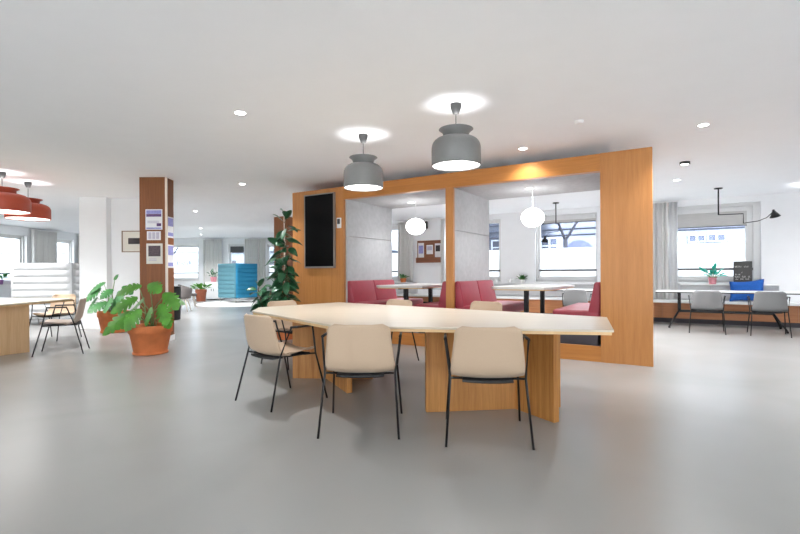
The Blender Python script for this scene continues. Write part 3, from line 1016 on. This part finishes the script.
def rubber_plant(label, loc, h, spread, n, seed, pot_r, pot_h, leafL=0.24):
    rnd = random.Random(seed)
    t = thing('potted_rubber_plant', label, 'plant', loc)
    pot(t, pot_r, pot_r * 0.75, pot_h, 'terra')
    st, lv = MB(), MB()
    stems = 3 if h > 1.5 else 4
    for k in range(stems):
        a = 2 * PI * k / stems + 0.7
        hh = h * (1.0 if k == 0 else (0.78 if k == 1 else 0.62)) if h > 1.5 else h * rnd.uniform(0.7, 0.97)
        base = Vector((0.05 * math.cos(a), 0.05 * math.sin(a), pot_h * 0.86))
        top = Vector((spread * 0.35 * math.cos(a), spread * 0.35 * math.sin(a), hh - 0.1))
        if k == 0 and h > 1.5:
            top.x, top.y = 0.0, 0.0
        pts = [base.lerp(top, i / 6) + Vector((rnd.uniform(-.012, .012), rnd.uniform(-.012, .012), 0)) for i in range(7)]
        st.tube(pts, 0.012, 7, r1=0.006)
        cnt = int(n * (hh / h) / stems * 1.2)
        for i in range(cnt):
            f = 0.18 + 0.82 * i / max(1, cnt - 1)
            p = base.lerp(top, f)
            ang = i * 2.4 + k
            el = rnd.uniform(-0.7, 0.45) if f < 0.93 else rnd.uniform(0.8, 1.4)
            dirv = Vector((math.cos(ang) * math.cos(el), math.sin(ang) * math.cos(el), math.sin(el)))
            q = p + dirv * 0.05
            st.tube([p, q], 0.004, 5)
            leaf_oval(lv, q, dirv, leafL * rnd.uniform(0.8, 1.15), leafL * rnd.uniform(0.55, 0.7), droop=rnd.uniform(0.2, 0.6), tilt=rnd.uniform(-0.9, 0.9))
    st.build('stem', 'bark', t, smooth=True)
    lv.build('foliage', 'leaf_dark', t, smooth=True, solid=0.002)
    return t


rubber_plant('tall rubber plant beside the booth end panel and the television', (-2.02, 8.28, 0), 2.24, 0.34, 105, 4, 0.19, 0.36, 0.24)
rubber_plant('short bushy rubber plant to the left of the tall one', (-2.56, 9.05, 0), 1.12, 0.5, 84, 6, 0.19, 0.34, 0.21)


def small_plant(name, label, loc, r, h, mat_pot, mat_leaf, n, L, seed, up=0.6, rz=0.0, spiky=False):
    rnd = random.Random(seed)
    t = thing(name, label, 'plant', loc, rz)
    pot(t, r, r * 0.78, h, mat_pot, rim=(r > 0.15))
    lv, st = MB(), MB()
    for i in range(n):
        ang = i * 2.4
        el = rnd.uniform(0.2, 1.2) * up + 0.15
        dv = Vector((math.cos(ang) * math.cos(el), math.sin(ang) * math.cos(el), math.sin(el)))
        b = Vector((math.cos(ang) * r * 0.25, math.sin(ang) * r * 0.25, h * 0.86))
        k = rnd.uniform(0.25, 0.75)
        st.tube([b, b + dv * L * k], 0.0035, 5)
        leaf_oval(lv, b + dv * L * k, dv, L * rnd.uniform(0.5, 0.8), L * (0.22 if spiky else 0.32), droop=rnd.uniform(0.1, 0.5), tilt=rnd.uniform(-0.5, 0.5))
    st.build('stem', 'stem', t)
    lv.build('foliage', mat_leaf, t, smooth=True, solid=0.0015)
    return t


small_plant('potted_plant', 'teal leaved plant in a pink pot on the sill of the right window', K(0.42, WV - 0.16, 0.865), 0.085, 0.15, 'pink', 'leaf_teal', 24, 0.29, 11, up=1.1, spiky=True)
small_plant('potted_plant', 'small round green plant on the sill seen through the right booth bay', K(-3.86, WV - 0.15, 0.865), 0.07, 0.09, 'white', 'leaf_mid', 44, 0.14, 12, up=1.1)
small_plant('potted_plant', 'green plant in a terracotta pot on the sill seen through the left booth bay', K(-7.52, WV - 0.34, 0.865), 0.10, 0.12, 'terra', 'leaf_mid', 34, 0.16, 13, up=1.0)
small_plant('potted_plant', 'bright green plant in a big terracotta pot on the far floor', (-8.43, 19.9, 0), 0.23, 0.5, 'terra2', 'leaf_bright', 30, 0.40, 14, up=1.1)
small_plant('potted_plant', 'dark spiky plant in a pink pot on the low white cabinet', (-8.25, 20.8, 0.80), 0.14, 0.22, 'pink', 'leaf_dark', 20, 0.34, 15, up=1.0, spiky=True)
small_plant('potted_plant', 'green plant in a purple pot on the left sill at the picture edge', (XL + 0.12, 15.02, 0.85), 0.09, 0.15, 'purple', 'leaf_mid', 26, 0.3, 16)
t = thing('flower_pot', 'empty purple flower pot on the left sill beside the white high-backed lounge chair', 'pot', (XL + 0.11, 15.62, 0.85))
MB().lathe([(0.07, 0), (0.10, 0.17), (0.09, 0.17), (0.075, 0.06)], 24, cap0=True).build('pot', 'purple', t, smooth=True)
t = thing('storage_cabinet', 'low white cabinet under the far window beside the blue lounge chair', 'cabinet', (-8.2, 20.92, 0))
MB().box((-0.32, -0.36, 0.05), (0.32, 0.36, 0.80)).build('body', 'white', t, bevel=0.005)
MB().box((-0.28, -0.33, 0.0), (0.28, 0.33, 0.05)).build('plinth', 'canopy', t)
for sx in (-1, 1):
    dr = MB().box((sx * 0.16 - 0.15, -0.378, 0.07), (sx * 0.16 + 0.15, -0.36, 0.78)).build('door', 'white', t, bevel=0.003)
    MB().box((sx * 0.05 - 0.008, -0.392, 0.40), (sx * 0.05 + 0.008, -0.378, 0.50)).build('handle', 'canopy', dr)


# ------------------------------------------------------------------ cushion, letter board, notice shelf, wall speaker
def pillow(name, label, cat, loc, rz, w, h, d, mat, tilt):
    t = thing(name, label, cat, loc, rz)

    def surf(sg):
        def fn(i, j):
            x, z = i * 2 - 1, j * 2 - 1
            e = (1 - x ** 4) * (1 - z ** 4)
            bulge = d / 2 * max(0, e) ** 0.5
            X = x * w / 2 * (1 - 0.07 * (1 - z * z))
            Z = z * h / 2 * (1 - 0.15 * (1 - x * x)) + h / 2 + 0.03 * x * (1 if z > 0 else 0)
            return (X, sg * bulge + tilt * (Z - 0.0), Z)
        return fn
    m = MB()
    m.grid(surf(-1), 22, 14)
    m.grid(surf(1), 22, 14)
    bmesh.ops.remove_doubles(m.bm, verts=m.bm.verts, dist=0.001)
    m.build('cover', mat, t, smooth=True)
    m = MB()
    pts = []
    for k in range(61):
        a = k / 60 * 4
        sgm, f = int(min(3, a)), a - int(min(3, a))
        x, z = [(-1 + 2 * f, -1), (1, -1 + 2 * f), (1 - 2 * f, 1), (-1, 1 - 2 * f)][sgm]
        pts.append(surf(1)((x + 1) / 2, (z + 1) / 2))
    m.tube(pts, 0.006, 6)
    m.build('piping', mat, t, smooth=True)
    return t


pillow('throw_cushion', 'royal blue cushion standing on the window bench behind the white table', 'cushion', K(1.02, 12.35, 0.505), -A, 0.60, 0.45, 0.15, 'cushion', 0.18)

t = thing('letter_board', 'dark grey letter board with white letters on the sill of the right window', 'sign', K(0.97, WV - 0.10, 0.866), -A)
MB().box((-0.155, 0.0, 0.0), (0.155, 0.02, 0.49)).build('felt_face', 'board', t)
m = MB()
m.box((-0.165, -0.006, -0.0), (-0.153, 0.022, 0.50)).box((0.153, -0.006, 0.0), (0.165, 0.022, 0.50)).box((-0.165, -0.006, 0.488), (0.165, 0.022, 0.50)).box((-0.165, -0.006, 0.0), (0.165, 0.022, 0.012))
m.build('border', 'canopy', t)
rnd = random.Random(5)
for z, cells in ((0.385, ((-0.19, -0.13), (-0.10, -0.02), (0.03, 0.15))), (0.26, ((-0.03, 0.0),)), (0.215, ((-0.18, -0.13), (-0.11, -0.05))), (0.165, ((-0.19, -0.06), (-0.02, 0.08), (0.13, 0.18))), (0.115, ((-0.18, -0.1), (-0.06, 0.02), (0.06, 0.16)))):
    m = MB()
    for a, b in cells:
        x = a
        while x < b - 0.008:
            ww = rnd.choice((0.006, 0.012, 0.016))
            hh = rnd.choice((0.018, 0.03, 0.034))
            m.box((x * 0.72, -0.003, z - 0.015), (x * 0.72 + ww * 0.36, 0.0, z - 0.015 + hh))
            m.box((x * 0.72, -0.003, z - 0.015), (x * 0.72 + ww * 0.72, 0.0, z - 0.008))
            x += ww + 0.007
    m.build('lettering', 'letter', t)

t = thing('notice_shelf', 'dark wood wall shelf holding leaflets on the white wall behind the left booth bay', 'shelf', K(-6.78, WV - 0.001, 1.46), -A)
MB().box((-0.42, -0.02, 0.0), (0.42, 0.0, 0.68)).build('back_panel', 'shelf_wood', t, bevel=0.003)
MB().box((-0.42, -0.11, 0.0), (0.42, -0.02, 0.03)).build('ledge', 'shelf_wood', t, bevel=0.003)
MB().box((-0.42, -0.11, 0.03), (0.42, -0.095, 0.16)).build('front_rail', 'shelf_wood', t, bevel=0.003)
for k, (x, z0, ww, hh, lab) in enumerate(((-0.28, 0.05, 0.2, 0.56, 'tall white and blue leaflet at the left of the wooden wall shelf'), (0.02, 0.26, 0.22, 0.28, 'square white leaflet in the middle of the wooden wall shelf'), (0.30, 0.16, 0.2, 0.42, 'white leaflet with dark picture at the right of the wooden wall shelf'))):
    c = Vector(K(-6.78 + x, WV - 0.022, 1.46 + z0))
    q = thing('leaflet', lab, 'leaflet', c, -A, 'leaflets on the wall shelf')
    MB().box((-ww / 2, -0.006, 0.0), (ww / 2, 0.0, hh)).build('sheet', 'paper', q)
    MB().box((-ww * 0.38, -0.008, hh * 0.42), (ww * 0.38, -0.006, hh * 0.86)).build('printed_area', ('print_blue', 'print_pale', 'print_ink')[k], q)
t = thing('wall_speaker', 'small grey wall speaker high on the white wall behind the left booth bay', 'speaker', K(-6.9, WV - 0.001, 2.5), -A)
MB().box((-0.09, -0.14, 0.0), (0.09, -0.03, 0.22)).build('cabinet', 'canopy', t, bevel=0.01)
MB().box((-0.03, -0.03, 0.08), (0.03, 0.0, 0.14)).build('bracket', 'black', t)
for k, u in enumerate((-4.62, -4.25, -4.15)):
    lab = ('white mug on the sill, leftmost beyond the red bench of the right bay', 'white mug on the sill left of the round green plant', 'white mug on the sill nearest the round green plant')[k]
    c = thing('mug', lab, 'mug', K(u, WV - 0.1, 0.866), 0, 'white mugs on the sill')
    MB().lathe([(0.04, 0), (0.045, 0.11), (0.041, 0.11), (0.038, 0.012)], 24, cap0=True).build('cup', 'white', c, smooth=True)
    MB().tube([(0.04, 0, 0.085), (0.07, 0, 0.08), (0.07, 0, 0.035), (0.042, 0, 0.03)], 0.006, 6).build('handle', 'white', c, smooth=True)


# ------------------------------------------------------------------ curtains, blinds
def curtain(label, rz, y, x0, x1, z0, z1, mat, folds, depth=0.055, seed=0):
    rnd = random.Random(seed)
    ph = rnd.uniform(0, 6)
    t = thing('curtain', label, 'curtain', (0, 0, 0), rz, 'curtains at the windows')

    def fn(i, j):
        x = x0 + (x1 - x0) * i
        a = folds * 2 * PI * i + ph
        return (x + 0.012 * math.sin(a * 0.5), y + depth * (math.sin(a) + 0.3 * math.sin(2.3 * a + 1)) * (1 - 0.25 * j), z0 + (z1 - z0) * j)
    MB().grid(fn, folds * 10, 8).build('cloth', mat, t, smooth=True, solid=0.004)
    MB().box((x0 - 0.02, y - 0.03, z1), (x1 + 0.02, y + 0.03, z1 + 0.03)).build('track', 'white', t)
    return t


curtain('grey curtain between the booth panel and the right window', -A, WV - 0.1, -0.95, -0.42, 0.51, 2.76, 'curtain', 6, seed=1)
curtain('white sheer curtain at the left edge of the right window', -A, WV - 0.1, -0.37, -0.24, 0.51, 2.76, 'sheer', 3, depth=0.03, seed=2)
curtain('grey curtain left of the wooden wall shelf behind the left booth bay', -A, WV - 0.12, -7.86, -7.33, 0.88, 2.74, 'curtain', 6, seed=3)
curtain('grey curtain beside the booth post behind the left booth bay', -A, WV - 0.12, -6.34, -6.2, 0.51, 2.74, 'curtain', 3, seed=4)
curtain('pale curtain at the far wall between the pillar and the small window', 0, YF - 0.1, -8.95, -8.1, 0.06, 2.72, 'curtain', 8, seed=5)
curtain('pale curtain at the far wall right of the small window', 0, YF - 0.1, -7.05, -6.1, 0.06, 2.72, 'curtain', 9, seed=6)
curtain('pale curtain between the two windows of the left wall', PI / 2, -XL - 0.1, 16.35, 17.55, 0.06, 2.72, 'curtain', 10, seed=7)
curtain('pale curtain at the left wall next to the white pier', PI / 2, -XL - 0.1, 18.75, 19.6, 0.06, 2.72, 'curtain', 8, seed=8)


def blind(label, u0, u1, z0, z1, y=WV + 0.07):
    t = thing('roller_blind', label, 'blind', (0, 0, 0), -A, 'roller blinds at the windows')
    MB().box((u0, y, z0 + 0.02), (u1, y + 0.008, z1)).build('cloth', 'blind', t)
    MB().box((u0, y - 0.004, z0), (u1, y + 0.012, z0 + 0.022)).build('bottom_bar', 'rail', t)
    MB().box((u0, y - 0.03, z1 - 0.02), (u1, y + 0.05, z1 + 0.06)).build('cassette', 'frame', t)
    return t


blind('grey roller blind half lowered at the right window', -0.26, 1.06, 2.15, 2.50)
blind('roller blind rolled nearly up at the window behind the right booth bay', -3.50, -2.04, 2.44, 2.54)
t = thing('roller_blind', 'dark blind at the top of the small far window', 'blind', (0, 0, 0), 0, 'roller blinds at the windows')
MB().box((-7.78, YF + 0.06, 2.13), (-7.17, YF + 0.07, 2.43)).build('cloth', 'canopy', t)
MB().box((-7.79, YF + 0.05, 2.41), (-7.16, YF + 0.09, 2.46)).build('cassette', 'frame', t)


# ------------------------------------------------------------------ high-backed lounge chairs
def alcove(label, loc, rz, w, dpt, z0, z1, ribs, mats, legs='black'):
    """three-sided padded shell with stacked horizontal channels outside, a seat inside, thin legs; the back faces local -y"""
    mback, mside = mats
    t = thing('lounge_chair', label, 'sofa', loc, rz, 'high-backed lounge seats')
    hh = (z1 - z0) / ribs

    def panel(name, p, q, mat):
        d = Vector((q[0] - p[0], q[1] - p[1]))
        L = d.length
        d.normalize()
        nn = Vector((d.y, -d.x))
        m = MB()
        m.slab(p, q, 0.05, z0, z1)

        def fn(i, j):
            zz = z0 + (z1 - z0) * j
            fr = (j * ribs) % 1.0
            if j >= 1:
                fr = 1.0
            b = 0.022 + 0.045 * math.sqrt(max(0, 1 - (2 * fr - 1) ** 2))
            e = min(i, 1 - i) * L
            b *= min(1, (e / 0.04) ** 0.5) if e < 0.04 else 1
            return (p[0] + d.x * L * i + nn.x * b, p[1] + d.y * L * i + nn.y * b, zz)
        m.grid(fn, 24, ribs * 8)

        def fn2(i, j):
            a = fn(i, j)
            b = Vector((a[0] - p[0], a[1] - p[1])).dot(nn)
            return (a[0] - 2 * b * nn.x, a[1] - 2 * b * nn.y, a[2])
        m.grid(fn2, 24, ribs * 8)
        m.build(name, mat, t, smooth=True)
    panel('back_panel', (-w / 2, 0), (w / 2, 0), mback)
    panel('side_panel', (w / 2, 0.0), (w / 2, dpt), mside)
    panel('side_panel', (-w / 2, dpt), (-w / 2, 0.0), mside)
    zs = max(z0 + 0.12, 0.3)
    MB().box((-w / 2 + 0.06, 0.06, zs), (w / 2 - 0.06, dpt - 0.02, zs + 0.15)).build('seat_cushion', mback, t, bevel=0.03, seg=3, smooth=True)
    for sx in (-1, 1):
        for y in (0.04, dpt - 0.06):
            MB().tube([(sx * (w / 2 - 0.04), y, 0), (sx * (w / 2 - 0.04), y, z0 + 0.02)], 0.011).build('leg', legs, t)
    MB().box((-w / 2 + 0.02, 0.03, z0 - 0.005), (w / 2 - 0.02, dpt - 0.03, z0 + 0.02)).build('seat_frame', legs, t)
    return t


alcove('white high-backed lounge chair with padded horizontal channels behind the left birch table', (-8.15, 10.7, 0), 0.06, 1.30, 0.85, 0.16, 1.42, 8, ('sofa_white', 'sofa_grey'), 'bezel')
alcove('blue high-backed lounge chair on the pale rug at the back', (-6.9, 18.75, 0.013), math.radians(-32), 1.05, 1.05, 0.18, 1.55, 8, ('blue_grey', 'blue'), 'bezel')
t = MB().lathe([(0.0001, 0.012), (1.95, 0.012), (1.97, 0.0)], 64).build('round_rug', 'rug')
t.location = (-5.85, 18.35, 0.0)
tag(t, 'large round pale rug under the blue lounge chair', 'rug')


# grey lounge chairs in the far left zone
def tub_chair(label, loc, rz):
    t = thing('tub_chair', label, 'chair', loc, rz, 'grey tub chairs at the back')

    def fn(i, j):
        a = -PI * 0.98 + PI * 0.96 * i * 1.02 + 0.0
        top = 0.80 - 0.12 * abs(2 * i - 1) ** 2
        z = 0.42 + (top - 0.42) * j
        r = 0.26 + 0.05 * j
        return (r * 1.05 * math.cos(a), r * math.sin(a), z)
    MB().grid(fn, 24, 6).build('back_shell', 'chair_grey', t, smooth=True, solid=0.035)
    MB().lathe([(0.0001, 0.40), (0.25, 0.40), (0.275, 0.43), (0.265, 0.48), (0.0001, 0.49)], 32).build('seat', 'chair_grey', t, smooth=True)
    for sx in (-1, 1):
        for sy in (-1, 1):
            MB().tube([(sx * 0.15, sy * 0.15, 0.41), (sx * 0.25, sy * 0.24, 0.0)], 0.018, r1=0.011).build('leg', 'pale_leg', t, smooth=True)
    return t


c = tub_chair('grey tub chair with pale legs right behind the wood pillar', (-6.72, 14.4, 0), math.radians(12))
dup(c, (-7.3, 16.2, 0), math.radians(-60), 'grey tub chair with pale legs farther back beside the big terracotta pot', 'grey tub chairs at the back')
t = thing('waste_bin', 'tall black waste bin half hidden by the monstera at the wood pillar', 'bin', (-5.72, 11.9, 0))
MB().lathe([(0.13, 0.0), (0.15, 0.02), (0.155, 0.78), (0.14, 0.80)], 32, cap0=True).build('body', 'bin', t, smooth=True)
MB().lathe([(0.15, 0.80), (0.152, 0.84), (0.08, 0.85), (0.07, 0.83)], 32).build('rim', 'black', t, smooth=True)


# ------------------------------------------------------------------ outside
struct(MB().box((-45, -40, -0.5), (50, 60, -0.4)).build('ground', 'street'))
b = thing('stone_building', 'pale stone building across the street behind the windows', 'building', K(0, 27, -0.4), -A)
MB().box((-16, 0, 0), (9, 6, 11)).build('wall', 'facade', b)
for z in (1.2, 2.2, 3.62, 3.95, 4.35, 8.0):
    MB().box((-16, -0.12, z), (9, 0, z + 0.08)).build('stone_band', 'facade_band', b)
wins = [(-6.75, 0.42, 2.5, 3.42)] + [(x, 0.5, 2.5, 3.42) for x in (-14.5, -12.2, -9.6, -3.2, -1.4, 3.6, 5.6, 7.6)] + [(x, 0.14, 3.02, 3.3) for x in (0.1, 0.46, 0.9, 1.26)]
wins += [(-15 + k * 2.35, 0.55, 5.4, 7.2) for k in range(10)]
for x, hw, z0, z1 in wins:
    e = 0.05 if hw < 0.2 else 0.08
    f = MB()
    f.box((x - hw - e, -0.06, z0 - e), (x + hw + e, 0.02, z0)).box((x - hw - e, -0.06, z1), (x + hw + e, 0.02, z1 + e)).box((x - hw - e, -0.06, z0), (x - hw, 0.02, z1)).box((x + hw, -0.06, z0), (x + hw + e, 0.02, z1))
    if hw > 0.2:
        f.box((x - 0.04, -0.04, z0), (x + 0.04, 0.02, z1)).box((x - hw, -0.04, z0 + (z1 - z0) * 0.55), (x + hw, 0.02, z0 + (z1 - z0) * 0.55 + 0.07))
    f = f.build('window', 'facade_trim', b)
    MB().box((x - hw, -0.015, z0), (x + hw, -0.002, z1)).build('pane', 'facade_glass', f)
pts = [(-6.0, -0.01)] + [(-5.17 + 0.83 * math.cos(PI - PI * k / 16), 2.46 + 0.83 * math.sin(PI * k / 16)) for k in range(17)] + [(-4.34, -0.01)]
m = MB()
lo = [m.bm.verts.new((x, -0.06, z)) for x, z in pts]
hi = [m.bm.verts.new((x, 0.01, z)) for x, z in pts]
m.bm.faces.new(lo)
m.bm.faces.new(hi[::-1])
for i in range(len(pts)):
    m.bm.faces.new((lo[i], hi[i], hi[(i + 1) % len(pts)], lo[(i + 1) % len(pts)]))
m.build('arched_gate', 'arch', b)


def bare_tree(label, loc, h, seed, group='bare trees outside'):
    rnd = random.Random(seed)
    t = thing('bare_tree', label, 'tree', loc, 0, group)
    tr, br = MB(), MB()
    tr.tube([(0, 0, 0), (0.03, 0, h * 0.25), (0, 0.02, h * 0.42)], 0.12, 10, r1=0.085)

    def grow(p, d, L, r, lev):
        q = p + d * L
        mid_ = p + d * L * 0.5 + Vector((rnd.uniform(-.1, .1), rnd.uniform(-.1, .1), 0)) * L * 0.4
        br.tube([p, mid_, q], r, 6, r1=r * 0.65)
        if lev == 0:
            return
        for k in range(3):
            dd = (d + Vector((rnd.uniform(-.8, .8), rnd.uniform(-.8, .8), rnd.uniform(-.15, .6)))).normalized()
            grow(q.lerp(p, rnd.uniform(0, 0.45)), dd, L * rnd.uniform(0.6, 0.8), r * 0.62, lev - 1)
    for a in range(3):
        an = a * 2.1 + rnd.uniform(-.4, .4)
        grow(Vector((0, 0.02, h * 0.41)), Vector((0.55 * math.cos(an), 0.55 * math.sin(an), 0.85)).normalized(), h * 0.26, 0.058, 3)
    tr.build('trunk', 'tree', t, smooth=True)
    br.build('branches', 'tree', t, smooth=True)
    return t


x, y = XY(-4.4, 20.2)
bare_tree('bare forked street tree outside the window behind the right booth bay', (x, y, -0.4), 7.0, 2)
bare_tree('bare tree outside the far window beside the wood pillar', (-14.6, 30.0, -0.4), 6.5, 5)
bare_tree('bare tree outside the small far window', (-8.6, 26.5, -0.4), 6.0, 9)

q = thing('backdrop_building', 'pale rendered building added as a backdrop to tone down the sky in the far windows', 'building', (0, 37, -0.4))  # added backdrop that keeps the far window view from blowing out
MB().box((-34, 0, 0), (4, 6, 9)).build('wall', 'render_wall', q)
for z in (3.2, 6.2):
    MB().box((-34, -0.1, z), (4, 0, z + 0.12)).build('string_course', 'facade_band', q)
for x in (-24, -20.5, -17, -13.5, -10, -6.5, -3):
    for z in (0.9, 3.9):
        MB().box((x - 0.6, -0.02, z), (x + 0.6, 0.02, z + 1.7)).build('window', 'facade_glass', q)
# unseen storeys added above this floor to keep the sun off the street
struct(MB().prism([(XL - 0.3, YR - 0.3), (XR + 0.3, YR - 0.3), (c1[0] + 0.3, c1[1] + 0.1), c0, (-3.0, YF + 0.3), (XL - 0.3, YF + 0.3)], CEIL + 0.2, 15).build('wall_upper', 'frame'))

# ------------------------------------------------------------------ daylight
world = bpy.data.worlds.new('overcast_sky')
SC.world = world
world.use_nodes = True
bg = world.node_tree.nodes['Background']
bg.inputs['Color'].default_value = (0.92, 0.965, 1.0, 1)
bg.inputs['Strength'].default_value = 4.0


sun = bpy.data.lights.new('sun', 'SUN')
sun.energy = 19.0
sun.angle = math.radians(1.5)
sun.color = (0.98, 0.99, 1.0)
so = bpy.data.objects.new('sun', sun)
COL.objects.link(so)
so.rotation_euler = (math.radians(63), 0, math.radians(6))


def portal(x, y, z, w, h, rz):
    l = bpy.data.lights.new('daylight_portal', 'AREA')
    l.shape = 'RECTANGLE'
    l.size, l.size_y = w, h
    l.cycles.is_portal = True
    o = bpy.data.objects.new('daylight_portal', l)
    COL.objects.link(o)
    o.location = (x, y, z)
    o.rotation_euler = (PI / 2, 0, rz)


def portal_in(rz, y, op):
    xm = (op[0] + op[1]) / 2
    c, s = math.cos(rz), math.sin(rz)
    yy = y + 0.34
    portal(xm * c - yy * s, xm * s + yy * c, (op[2] + op[3]) / 2, op[1] - op[0], op[3] - op[2], rz + PI)


for op in back_open:
    portal_in(-A, WV, op)
for op in far_open:
    portal_in(0, YF, op)
for op in left_open:
    portal_in(PI / 2, -XL, op)
for op in rear_open:
    portal_in(PI, -YR, op)

# ------------------------------------------------------------------ camera
cam = bpy.data.cameras.new('camera')
cam.sensor_width = 36.0
cam.lens = 36.0 * 470 / 800
cam.shift_y = 6 / 800
cam.clip_end = 300
co = bpy.data.objects.new('camera', cam)
COL.objects.link(co)
co.matrix_world = Matrix.Translation((0, 0, 1.15)) @ Matrix.Rotation(PI / 2, 4, 'X') @ Matrix.Rotation(-0.0052, 4, 'Z')
SC.camera = co

SC.view_settings.view_transform = 'Standard'
SC.view_settings.look = 'None'
SC.view_settings.gamma = 1.0
SC.view_settings.exposure = 1.16
SC.view_settings.use_curve_mapping = False
SC.cycles.max_bounces = 12
SC.cycles.diffuse_bounces = 7
SC.cycles.transparent_max_bounces = 12
SC.cycles.use_light_tree = True
SC.cycles.sample_clamp_indirect = 6.0
